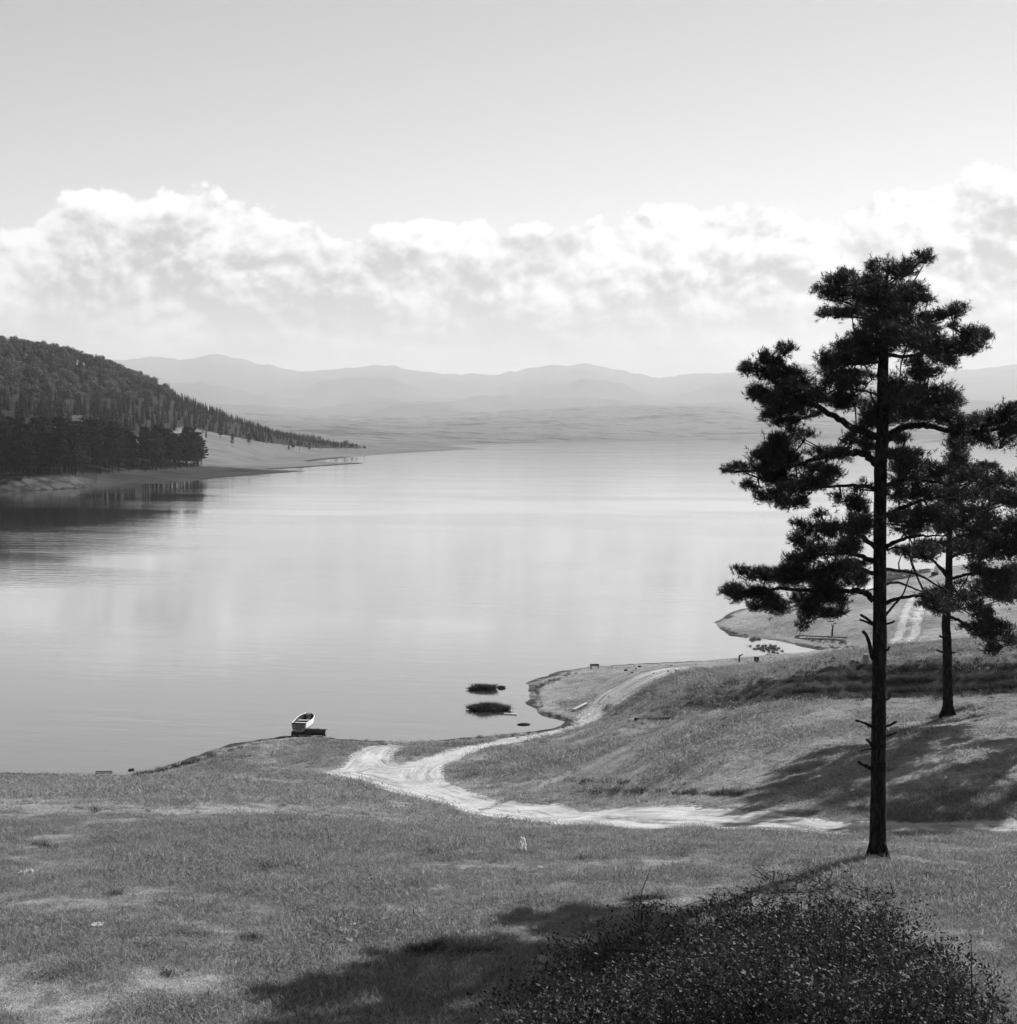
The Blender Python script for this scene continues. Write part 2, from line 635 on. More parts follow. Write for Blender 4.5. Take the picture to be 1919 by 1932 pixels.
M = {
    'ground': ground_material(),
    'far': far_ground_material(),
    'plain': far_ground_material('far_dry_fields', 0.10, 0.17, 0.1),
    'water': water_material(),
    'bark': bark_material('pine_bark', 0.016, 0.036),
    'needles': leaf_mat('pine_needles', 0.008, 0.045, 0.25, 0.6, 0.2),
    'far_needles': leaf_mat('far_conifer_foliage', 0.006, 0.026, 0.10, 0.8, 0.05, True),
    'far_leaves': leaf_mat('far_broadleaf_foliage', 0.03, 0.095, 0.25, 0.7, 0.1, True),
    'bush': leaf_mat('bush_leaves', 0.003, 0.055, 0.25, 0.65, 0.2),
    'twig': simple_mat('twigs', 0.03, 0.07, 8.0, 0.9),
    'blade': leaf_mat('grass_blades', 0.05, 0.43, 0.40, 0.8, 0.05, True),
    'sedge': leaf_mat('sedge_blades', 0.012, 0.075, 0.25, 0.7, 0.1),
    'paint': simple_mat('boat_paint', 0.38, 0.55, 6.0, 0.55, 0.1, 0.4),
    'tar': simple_mat('tarred_wood', 0.015, 0.035, 9.0, 0.7, 0.3),
    'old_wood': simple_mat('weathered_wood', 0.18, 0.32, 5.0, 0.85, 0.4, 0.1, stretch=(1, 10, 10)),
    'pale_wood': simple_mat('pale_plank', 0.38, 0.55, 5.0, 0.8, 0.3, 0.1, stretch=(1, 10, 10)),
    'dark_wood': simple_mat('dark_wet_wood', 0.025, 0.055, 7.0, 0.8, 0.5, 0.2),
    'stone': simple_mat('dark_stone', 0.04, 0.09, 6.0, 0.9, 0.6, 0.1),
    'paper': leaf_mat('paper_litter', 0.7, 0.85, 0.5, 0.8, 0.1),
    'weed': simple_mat('water_weed', 0.015, 0.04, 5.0, 0.8, 0.6, 0.1),
    'plaster': simple_mat('whitewash', 0.6, 0.75, 2.0, 0.9),
    'roof': simple_mat('roof_tiles', 0.08, 0.13, 2.0, 0.9),
    'glass': simple_mat('dark_pane', 0.02, 0.03, 2.0, 0.2, 0, 0.5),
}

# ------------------------------------------------------------------ near shore: outline of the lake
W = on_water
near_shore_px = [(-420, 1452), (-200, 1458), (0, 1462), (177, 1462), (245, 1468), (290, 1458), (332, 1446), (408, 1420), (449, 1404),
                 (500, 1397), (548, 1391), (601, 1391), (678, 1399), (737, 1402), (823, 1400), (900, 1394), (963, 1386), (1004, 1382),
                 (1063, 1373), (1081, 1362), (1067, 1357), (1036, 1348), (1022, 1334), (1002, 1326), (1012, 1316), (1010, 1298),
                 (1004, 1290), (1045, 1271), (1117, 1260), (1190, 1254), (1276, 1250.5), (1352, 1248), (1426, 1243.5), (1496, 1237),
                 (1544, 1233), (1569, 1230.5), (1528, 1221), (1483, 1210), (1432, 1203.5), (1384, 1199), (1370, 1189), (1359, 1176),
                 (1368, 1167), (1394, 1154), (1420, 1146), (1500, 1138), (1586, 1124), (1650, 1111), (1695, 1088), (1752, 1075),
                 (1829, 1066), (1919, 1058), (2100, 1050), (2600, 1046)]
shore_w = [W(*p) for p in near_shore_px]
lake_poly = [(-900.0, 40.0)] + shore_w + [(2000.0, shore_w[-1][1] + 60), (2000.0, 4000.0), (-900.0, 4000.0)]

ctrl = []


def C(px, py, D):
    p = at(px, py, D)
    ctrl.append((p.x, p.y, p.z))


def CZ(px, py, z):
    rx, rz = ray(px, py)
    D = (z - CAM_Z) / rz
    ctrl.append((rx * D, D, z))


# long pasture slope below the camera
ctrl += [(0, 0, 18.35), (-12, 0, 18.4), (12, 0, 17.6), (0, -14, 21.0), (-40, -14, 20.0), (45, -14, 18.5),
         (-3, 8, 15.0), (-5.0, 15, 12.9), (-1.5, 14, 13.1), (-9, 15, 12.9), (-4, 22, 12.0), (-12, 22, 12.0), (-6, 32, 10.6), (-14, 42, 8.8), (-6, 42, 8.7), (-18, 55, 6.2),
         (-25, 20, 12.4), (-35, 40, 9.2), (-45, 60, 4.8), (-20, 66, 3.7), (-30, 72, 2.2), (-15, 72, 2.6), (-8, 60, 4.9)]
ctrl += [(2, 8, 15.0), (3.0, 12, 13.6), (4, 18, 12.35), (1, 18, 12.4), (10, 10, 14.0)]
C(1919, 1932, 18.5); C(1919, 1750, 23.0); C(1919, 1610, 33.0); C(1655, 1622, 30.0); C(1400, 1680, 26.5); C(1000, 1835, 21.0); C(500, 1835, 21.0)
C(1000, 1620, 31.0); C(1000, 1575, 41.0); C(700, 1560, 39.5); C(1250, 1620, 30.0); C(600, 1500, 55.5); C(560, 1440, 84.0)
C(1300, 1580, 37.0)
CZ(690, 1455, 1.4); CZ(760, 1490, 2.3); CZ(900, 1520, 3.8); CZ(1050, 1540, 6.1); CZ(1300, 1545, 8.4); CZ(1500, 1552, 8.9)
CZ(1655, 1556, 9.1); CZ(1919, 1558, 9.5); CZ(870, 1450, 1.7); CZ(820, 1420, 0.9); CZ(1000, 1400, 1.2); CZ(640, 1415, 0.7)
CZ(960, 1460, 2.3); CZ(1000, 1500, 3.6); CZ(1100, 1440, 3.4); CZ(1200, 1500, 6.0)
# mound behind the road
C(1300, 1440, 55.5); C(1300, 1352, 71); C(1500, 1440, 49.5); C(1500, 1326, 67); C(1700, 1440, 46.0); C(1700, 1319, 63)
C(1900, 1440, 44); C(1919, 1312, 57); C(1788, 1350, 55); CZ(1200, 1400, 3.6); C(1200, 1352, 84); CZ(1100, 1390, 2.2)
# gully and its shaded far bank
for px, D, z in ((1300, 85, 2.3), (1500, 77.5, 4.0), (1700, 77, 4.2), (1919, 70, 6.0), (2150, 66, 6.6)):
    rx, _ = ray(px, 1310)
    ctrl.append((rx * D, D, z))
C(1300, 1302, 92); C(1300, 1278, 100); C(1500, 1310, 82); C(1500, 1268, 88); C(1500, 1251, 105)
C(1700, 1305, 83); C(1700, 1247, 87); C(1700, 1215, 114); C(1720, 1150, 146); C(1745, 1112, 170)
C(1919, 1298, 76); C(1919, 1242, 81); C(1919, 1200, 100); C(1919, 1130, 145); CZ(1130, 1330, 1.5); CZ(1190, 1290, 2.0); CZ(1250, 1264, 2.2)
CZ(1450, 1180, 1.1); CZ(1550, 1160, 1.6); CZ(1500, 1195, 0.9); CZ(1600, 1205, 1.6); CZ(1620, 1160, 2.0); CZ(1080, 1300, 0.9); CZ(1060, 1335, 0.8)
ctrl += [(25, 30, 11.2), (40, 50, 10.5), (52, 90, 8.0), (70, 150, 6.0), (100, 215, 4.0), (160, 150, 9.0), (220, 260, 6.0), (120, 60, 12), (-60, 10, 15), (-90, 50, 6)]
ctrl = np.array(ctrl)
SC = 50.0
tps = TPS(ctrl[:, :2] / SC, ctrl[:, 2], reg=2e-4)


def height(X, Y):
    X = np.asarray(X, float)
    Y = np.asarray(Y, float)
    sd = -sdist(X, Y, lake_poly) + 0.45 * fbm(X / 2.2, Y / 2.2, 4) + 0.25 * fbm(X / .6, Y / .6, 2, ox=9)
    z = tps(X / SC, Y / SC)
    land = 0.05 + 0.085 * np.clip(sd, 0, None)
    k = sstep(0.5, 9.0, sd)
    z_land = np.maximum(land * (1 - k) + z * k, land * 0.35)
    dist = np.sqrt(X * X + Y * Y)
    bump = 0.16 * fbm(X / 6, Y / 6, 4) + 0.05 * fbm(X / 1.1, Y / 1.1, 4, 0.6, ox=4)
    z_land = z_land + bump * sstep(0, 4, sd) * np.clip(dist / 10, 0.35, 1)
    z_sea = np.maximum(-3.0, 0.10 * sd + 0.05)
    return np.where(sd > 0, z_land, z_sea), sd


def ground_hit(px, py, d0=4.0, d1=320.0, n=360):
    rx, rz = ray(px, py)
    D = np.exp(np.linspace(math.log(d0), math.log(d1), n))
    z = height(rx * D, D)[0] if GRID is None else grid_height(rx * D, D)
    z = np.maximum(z, 0.0)
    g = z - (CAM_Z + rz * D)
    i = np.argmax(g >= 0)
    if g[i] < 0:
        i = len(D) - 1
    if i > 0:
        t = g[i - 1] / (g[i - 1] - g[i] + 1e-12)
        d = D[i - 1] + t * (D[i] - D[i - 1])
    else:
        d = D[0]
    return Vector((rx * d, d, CAM_Z + rz * d))


GRID = None


def grid_height(X, Y):
    """height of the finished ground mesh"""
    us_, ys_, zz = GRID
    X, Y = np.asarray(X, float), np.asarray(Y, float)
    Yc = np.clip(Y, ys_[0], ys_[-1] - 1e-6)
    i = np.clip(np.searchsorted(ys_, Yc) - 1, 0, len(ys_) - 2)
    fy = (Yc - ys_[i]) / (ys_[i + 1] - ys_[i])
    f = np.clip((X / (Yc + 42.0) - us_[0]) / (us_[1] - us_[0]), 0, len(us_) - 1.001)
    j = f.astype(int)
    fx = f - j
    return (zz[i, j] * (1 - fx) + zz[i, j + 1] * fx) * (1 - fy) + (zz[i + 1, j] * (1 - fx) + zz[i + 1, j + 1] * fx) * fy


def h1(x, y):
    return float(grid_height(np.array([x]), np.array([y]))[0])


# road outline, traced on the ground
road_px = [(2150, 1548), (1919, 1548), (1700, 1549), (1570, 1548), (1480, 1536), (1350, 1527), (1200, 1523), (1060, 1519), (990, 1517), (940, 1510),
           (895, 1498), (850, 1478), (832, 1458), (845, 1440), (880, 1424), (930, 1408), (1000, 1396), (1060, 1384), (1110, 1368),
           (1148, 1342), (1180, 1318), (1225, 1291), (1262, 1272), (1300, 1262), (1300, 1257), (1255, 1260), (1225, 1267), (1190, 1282),
           (1145, 1303), (1118, 1322), (1095, 1346), (1078, 1367), (1035, 1380), (960, 1392), (890, 1406), (835, 1420), (790, 1434), (750, 1443),
           (738, 1432), (745, 1418), (768, 1408), (735, 1404), (700, 1408), (672, 1418), (656, 1436), (640, 1452), (600, 1458), (650, 1466), (700, 1478),
           (740, 1492), (800, 1510), (860, 1527), (930, 1541), (1050, 1556), (1200, 1564), (1400, 1569), (1560, 1573), (1700, 1571), (1919, 1567), (2150, 1566)]
road_poly = [tuple(ground_hit(*p)[:2]) for p in road_px]
track_l = [tuple(ground_hit(*p)[:2]) for p in [(1724, 1122), (1719, 1133), (1709, 1153), (1704, 1175), (1696, 1201), (1686, 1216), (1672, 1228)]]
track_r = [tuple(ground_hit(*p)[:2]) for p in [(1748, 1128), (1740, 1143), (1730, 1175), (1724, 1201), (1706, 1216), (1684, 1229)]]
crack = [tuple(ground_hit(*p)[:2]) for p in [(880, 1538), (920, 1522), (945, 1512), (965, 1502), (1010, 1490)]]
gully_dark_px = [(1120, 1330), (1200, 1318), (1300, 1296), (1400, 1282), (1500, 1268), (1640, 1246), (1800, 1240), (1919, 1240), (2100, 1240),
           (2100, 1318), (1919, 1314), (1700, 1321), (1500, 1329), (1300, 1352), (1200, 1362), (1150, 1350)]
gully_dark_poly = [tuple(ground_hit(*p)[:2]) for p in gully_dark_px]
mud_px = [(250, 1470), (330, 1450), (400, 1424), (450, 1408), (500, 1408), (520, 1425), (500, 1450), (440, 1470), (330, 1478)]
mud_poly = [tuple(ground_hit(*p)[:2]) for p in mud_px]

nu, = (520,)
us = np.linspace(-0.80, 0.80, nu)
ys = [-20.0]
while ys[-1] < 275:
    ys.append(ys[-1] + max(0.16, 0.0075 * max(ys[-1], 0)))
ys = np.array(ys)
UU, YY = np.meshgrid(us, ys)
XX = UU * (YY + 42.0)
ZZ, SD = height(XX, YY)
dr = sdist(XX, YY, road_poly)
dtrk = np.minimum(seg_dist(XX, YY, track_l, False), seg_dist(XX, YY, track_r, False))
wander = fbm(XX / 3.0, YY / 3.0, 4, .6, ox=12)
road_a = np.maximum(np.clip((dr + .4 * wander) / 1.0 + 0.70, 0, 1), np.clip(1.1 - dtrk / 0.9, 0, 0.85))
# grassy strip between the wheel ruts where the road turns into a two-rut track
track_mid = [tuple(ground_hit(*p)[:2]) for p in [(1078, 1378), (1108, 1352), (1140, 1322), (1190, 1292), (1240, 1269), (1285, 1260)]]
strip = seg_dist(XX, YY, track_mid, False)
road_a = road_a - 0.30 * np.exp(-(strip / 0.5) ** 2)
road_a = np.clip(road_a, 0, 1)
dcr = seg_dist(XX, YY, crack, False)
road_a = np.where(dcr < 0.22, road_a * 0.62, road_a)
ruts = 0.03 * fbm(XX / 0.5, YY / 3, 3)
ZZ = ZZ - 0.03 * np.clip(dr / 0.8 + 0.3, 0, 1) + np.where(dr > 0, ruts, 0) - 0.10 * np.exp(-(dcr / 0.2) ** 2)
GRID = (us, ys, ZZ)
mud_a = np.clip(1.0 - SD / 1.6, 0, 1) * (0.62 + 0.5 * fbm(XX / 2.5, YY / 2.5, 4, ox=15))
mud_a = np.maximum(mud_a, np.clip(sdist(XX, YY, mud_poly) / 3.0 + 0.2, 0, 0.45))
gully_dark_a = np.clip(sdist(XX, YY, gully_dark_poly) / 3.0 + 0.35, 0, 1)  # darker ground colour inside the traced outline of the gully bank
gully_dark_a = np.where(XX > 0, gully_dark_a, 0) * (0.42 + 0.58 * sstep(9, 22, XX))
nr, nc = XX.shape
idx = np.arange(nr * nc).reshape(nr, nc)
quads = np.stack([idx[:-1, :-1], idx[:-1, 1:], idx[1:, 1:], idx[1:, :-1]], -1).reshape(-1, 4)
verts = np.stack([XX, YY, ZZ], -1).reshape(-1, 3)
A_ = dict(road=road_a.ravel(), mud=mud_a.ravel(), rank=gully_dark_a.ravel(), inset=np.clip(dr, -1, 9).ravel())
qroad = road_a.ravel()[quads].mean(1) > 0.45


def sub_mesh(name, q):
    used = np.unique(q)
    remap = np.full(len(verts), -1, int)
    remap[used] = np.arange(len(used))
    return mesh_np(name, verts[used], remap[q], True, {k: v[used] for k, v in A_.items()})


keep = ZZ.ravel()[quads].max(1) > -1.2
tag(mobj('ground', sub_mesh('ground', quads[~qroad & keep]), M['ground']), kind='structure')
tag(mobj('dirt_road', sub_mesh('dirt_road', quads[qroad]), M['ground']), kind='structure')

# ------------------------------------------------------------------ lake
wx = np.array([[-29000, -2500, 0], [29000, -2500, 0], [29000, 31000, 0], [-29000, 31000, 0]], float)
tag(mobj('lake_water', mesh_np('lake_water', wx, [[0, 1, 2, 3]]), M['water']), kind='structure')

# ------------------------------------------------------------------ far shore and wooded hill
far_shore_px = [(-1500, 985), (-900, 965), (-300, 945), (0, 927), (75, 925), (161, 920), (209, 913), (252, 914), (302, 911.5), (357, 908), (413, 901), (461, 897.5),
                (511, 894), (562, 890), (582, 888.8), (530, 886.5), (512, 885.5), (560, 883), (612, 879.5), (650, 876.5), (690, 873.5), (640, 873), (585, 871),
                (610, 867.5), (653, 863), (748, 855.5), (848, 850), (905, 847.3), (839, 841), (900, 838), (1029, 835.5), (1210, 832), (1400, 829),
                (1700, 826.5), (1780, 827), (1760, 831), (1738, 834.5), (1800, 834.5), (1919, 834), (2400, 835), (3200, 840)]
far_shore = [W(*p) for p in far_shore_px]
far_poly = far_shore + [(12000.0, 9000.0), (0.0, 12000.0), (-9000.0, 9000.0), (-9000.0, 60.0), (-700.0, 60.0)]
fctrl = []


def FC(px, py, D):
    p = at(px, py, D)
    fctrl.append((px / 350.0, math.log(D) * 3.0, p.z))


for a in [(-1400, 600, 1150), (-900, 590, 1150), (-500, 610, 1150), (-250, 638, 1150), (0, 668, 1150), (100, 682, 1200), (200, 705, 1250), (300, 742, 1350), (400, 780, 1450),
          (500, 815, 1550), (600, 838, 1650), (700, 836, 1900), (-500, 740, 800), (0, 770, 820), (0, 845, 580), (-500, 850, 600), (0, 905, 497), (-400, 915, 500), (100, 780, 850),
          (100, 860, 580), (200, 800, 900), (200, 890, 545), (260, 818, 880), (300, 880, 620), (330, 815, 980), (360, 810, 1060), (420, 822, 1080), (400, 845, 900), (450, 850, 920),
          (500, 838, 1150), (500, 852, 1000), (600, 848, 1250), (600, 858, 1120), (400, 880, 735), (450, 880, 770), (520, 868, 900), (540, 877.5, 835), (600, 875, 900), (700, 846, 1450),
          (800, 840, 1850), (700, 826, 2400), (900, 822, 3200), (1050, 820, 3800), (1000, 800, 5200), (1200, 822, 4200), (1200, 797, 5600), (1350, 782, 6200), (1500, 800, 5600), (1500, 822, 4300),
          (1700, 812, 5200), (1850, 824, 3200), (2100, 815, 4000), (2500, 800, 5000), (1150, 768, 8000), (800, 790, 7800), (1500, 775, 8000), (1800, 790, 8000), (2400, 770, 8000), (-600, 760, 2600), (0, 790, 2400),
          (300, 800, 2600), (500, 812, 2500), (0, 770, 5000), (500, 790, 6000), (-600, 700, 6000), (-1400, 640, 3000)]:
    FC(*a)
fctrl = np.array(fctrl)
ftps = TPS(fctrl[:, :2], fctrl[:, 2], reg=0.01)


def far_height(X, Y):
    PX = 959.5 + X / Y * FOC
    sd = sdist(X, Y, far_poly)
    nse = Y / 250.0
    sd = sd + nse * fbm(X / (5 * nse), Y / (9 * nse), 4)
    z = ftps(PX / 350.0, np.log(Y) * 3.0)
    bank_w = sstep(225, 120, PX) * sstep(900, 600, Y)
    land = 0.1 + (0.05 + 0.42 * bank_w) * np.clip(sd, 0, 9) + 0.03 * np.clip(sd - 9, 0, None)
    k = sstep(3.0, 70.0, sd)
    zl = np.maximum(land * (1 - k) + z * k, land * 0.5)
    zl = zl + sstep(10, 80, sd) * (Y / 900.0) * (1.3 * fbm(X / 60, Y / 60, 4) + 0.7 * (Y / 2500.0) * fbm(X / 500, Y / 500, 4, ox=3))
    return np.where(sd > 0, np.maximum(zl, 0.08), np.maximum(-2.5, 0.1 * sd)), sd, bank_w


nyf, nuf = 340, 540
yf = np.exp(np.linspace(math.log(400), math.log(9000), nyf))
uf = np.linspace(-0.85, 0.65, nuf)
UF, YF = np.meshgrid(uf, yf)
XF = UF * YF
ZF, SF, BW = far_height(XF, YF)
PXf = 959.5 + UF * FOC
_, PYf = project(XF, YF, ZF)
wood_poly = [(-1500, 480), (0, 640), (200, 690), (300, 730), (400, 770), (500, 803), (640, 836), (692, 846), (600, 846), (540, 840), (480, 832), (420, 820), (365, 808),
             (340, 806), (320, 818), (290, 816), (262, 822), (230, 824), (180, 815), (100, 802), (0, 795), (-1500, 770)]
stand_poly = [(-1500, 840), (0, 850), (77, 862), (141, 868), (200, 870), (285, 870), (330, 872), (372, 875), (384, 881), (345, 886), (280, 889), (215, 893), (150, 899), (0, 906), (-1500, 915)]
wood_shore_a = np.maximum(inside(PXf, PYf, wood_poly) & (YF > 600) & (YF < 2200), ((inside(PXf, PYf, stand_poly) & (YF < 800)) | ((PXf < 235) & (YF < 640)))).astype(float)  # wood floor, with the left shore strip set equally dark
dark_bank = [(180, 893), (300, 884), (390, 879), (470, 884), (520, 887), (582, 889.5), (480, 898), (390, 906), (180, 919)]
mud_dark_f = np.clip(1.0 - SF / (YF / 85.0), 0, 1) * 0.9 * (1 - BW) * (YF < 1100)
mud_dark_f = np.maximum(mud_dark_f, 0.8 * inside(PXf, PYf, dark_bank) * (YF < 900) * sstep(120, 215, PXf))  # traced shore strip takes the mud tone, darker than the meadow around it
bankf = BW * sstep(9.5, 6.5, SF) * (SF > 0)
idx = np.arange(nyf * nuf).reshape(nyf, nuf)
qf = np.stack([idx[:-1, :-1], idx[:-1, 1:], idx[1:, 1:], idx[1:, :-1]], -1).reshape(-1, 4)
keep = ZF.ravel()[qf].max(1) > -1.0
verts = np.stack([XF, YF, ZF], -1).reshape(-1, 3)
A_ = dict(mud=mud_dark_f.ravel(), wood=wood_shore_a.ravel(), bank=bankf.ravel())
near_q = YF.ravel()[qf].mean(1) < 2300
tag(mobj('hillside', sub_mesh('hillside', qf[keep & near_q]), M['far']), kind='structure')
tag(mobj('far_shore', sub_mesh('far_shore', qf[keep & ~near_q]), M['plain']), kind='structure')

# ------------------------------------------------------------------ mountains, 9 to 27 km away
ridge_px = [(-3000, 690), (-1500, 640), (-600, 680), (0, 672), (200, 680), (240, 681), (300, 673), (340, 680), (375, 674), (415, 669), (450, 678), (490, 687), (520, 690), (560, 701), (640, 696), (720, 689), (780, 697),
            (840, 705), (930, 708), (1000, 697), (1050, 688), (1075, 690), (1105, 685), (1150, 696), (1200, 706), (1240, 713), (1320, 706), (1401, 703), (1499, 687), (1531, 690), (1600, 698), (1785, 701),
            (1889, 690), (1960, 688), (2400, 700), (4000, 680)]
rp = np.array(ridge_px, float)
nym, num = 110, 560
ym = np.linspace(8200, 27000, nym)
um = np.linspace(-0.95, 0.95, num)
UM, YM = np.meshgrid(um, ym)
XM = UM * YM
pxm = 959.5 + UM * FOC
YR = 21500.0
rz_ = np.interp(pxm, rp[:, 0], rp[:, 1])
zr = CAM_Z + (813.0 - rz_) / FOC * YR + 30 * fbm(pxm / 18, pxm * 0, 3)
tt = (YM - 8200) / (YR - 8200)
prof = np.where(tt < 1, np.clip(tt, 0, 1) ** 1.5, np.clip(1 - (tt - 1) * 1.2, 0, 1))
spur = (1 - np.abs(fbm(XM / 2600, YM / 5200, 5, 0.55))) ** 2 - 0.55
ZM = zr * prof + 620 * spur * np.clip(tt, 0, 1) * np.clip(1 - np.clip(tt, 0, 1) ** 2, 0, 1)
# nearer foothills
for px0, wpx, D0, wD, ytop in ((1130, 300, 14000, 2200, 757), (1420, 160, 10500, 1300, 778), (640, 380, 13500, 2400, 772), (1800, 300, 12500, 2000, 752)):
    hgt = (813 - ytop) / FOC * D0
    f = hgt * np.exp(-((pxm - px0) / wpx) ** 2 - ((YM - D0) / wD) ** 2) * (1 + 0.25 * fbm(XM / 1500, YM / 1500, 4))
    ZM = np.maximum(ZM, f)
ZM = np.maximum(ZM, -1.0) + 15 * fbm(XM / 700, YM / 700, 4) * np.clip(tt * 2, 0, 1)
lim = CAM_Z + (813.0 - rz_) / FOC * YM * 0.97
ZM = np.where(tt < 0.98, np.minimum(ZM, np.maximum(lim, 5)), ZM)
idx = np.arange(nym * num).reshape(nym, num)
qm = np.stack([idx[:-1, :-1], idx[:-1, 1:], idx[1:, 1:], idx[1:, :-1]], -1).reshape(-1, 4)
mtn_mat = simple_mat('mountain_forest', 0.04, 0.09, 0.0012, 0.95, 0, 0.0)
tag(mobj('mountains', mesh_np('mountains', np.stack([XM, YM, ZM], -1).reshape(-1, 3), qm, True), mtn_mat), kind='structure')

# ------------------------------------------------------------------ haze: one closed box of even air
HAZE = 6.6e-5
top = float(max(ZM.max(), 1200)) + 60
hz = MB()
hz.box((0, 14250, (top - 4.5) / 2), (60000, 36000, top + 4.5))
hm = bpy.data.materials.new('haze_air')
hm.use_nodes = True
ht = NT(hm.node_tree)
ht.n.clear()
ho = ht.new('ShaderNodeOutputMaterial')
pv = ht.new('ShaderNodeVolumePrincipled')
pv.inputs['Color'].default_value = (0.84, 0.84, 0.84, 1)
pv.inputs['Density'].default_value = HAZE
pv.inputs['Anisotropy'].default_value = 0.15
ht.l.new(pv.outputs[0], ho.inputs['Volume'])
tag(hz.build('haze', hm), kind='stuff')


# ------------------------------------------------------------------ foliage builders
def unit(v):
    return v / np.maximum(np.linalg.norm(v, axis=-1, keepdims=True), 1e-9)


def needle_tufts(P, Dr, n=12, length=0.075, width=0.011, shoot=0.07, r=rng):
    """P tuft positions, Dr shoot directions -> verts, faces of thin pointed needles"""
    k = len(P)
    rnd = unit(r.normal(size=(k, n, 3)))
    d = unit(Dr[:, None, :] * 0.75 + rnd)
    base = P[:, None, :] + Dr[:, None, :] * (r.random((k, n, 1)) * shoot)
    ln = length * (0.7 + 0.6 * r.random((k, n, 1)))
    side = unit(np.cross(d, unit(r.normal(size=(k, n, 3))))) * (width * 0.5)
    v = np.stack([base - side, base + side, base + d * ln], 2).reshape(-1, 3)
    return v, np.arange(len(v)).reshape(-1, 3)


def leaf_cards(P, N, size, r=rng, aspect=0.6):
    """small pointed leaves (4 corners) at P, roughly facing N"""
    k = len(P)
    N = unit(N)
    t = unit(np.cross(N, unit(r.normal(size=(k, 3)))))
    b = np.cross(N, t)
    s = size[:, None] if hasattr(size, '__len__') else size
    fold = N * s * 0.12
    v = np.stack([P - t * s, P + b * s * aspect + fold, P + t * s, P - b * s * aspect + fold], 1).reshape(-1, 3)
    return v, np.arange(len(v)).reshape(-1, 4)


def in_ball(n, r=rng):
    v = unit(r.normal(size=(n, 3)))
    return v * (r.random((n, 1)) ** (1 / 3.0))


def smooth_path(pts, n=8):
    """Catmull-Rom through points"""
    P = [Vector(p) for p in pts]
    P = [P[0] * 2 - P[1]] + P + [P[-1] * 2 - P[-2]]
    out = []
    for i in range(1, len(P) - 2):
        p0, p1, p2, p3 = P[i - 1:i + 3]
        for k in range(n):
            t = k / n
            out.append(0.5 * ((2 * p1) + (p2 - p0) * t + (2 * p0 - 5 * p1 + 4 * p2 - p3) * t * t + (3 * p1 - p0 - 3 * p2 + p3) * t ** 3))
    out.append(P[-2])
    return out


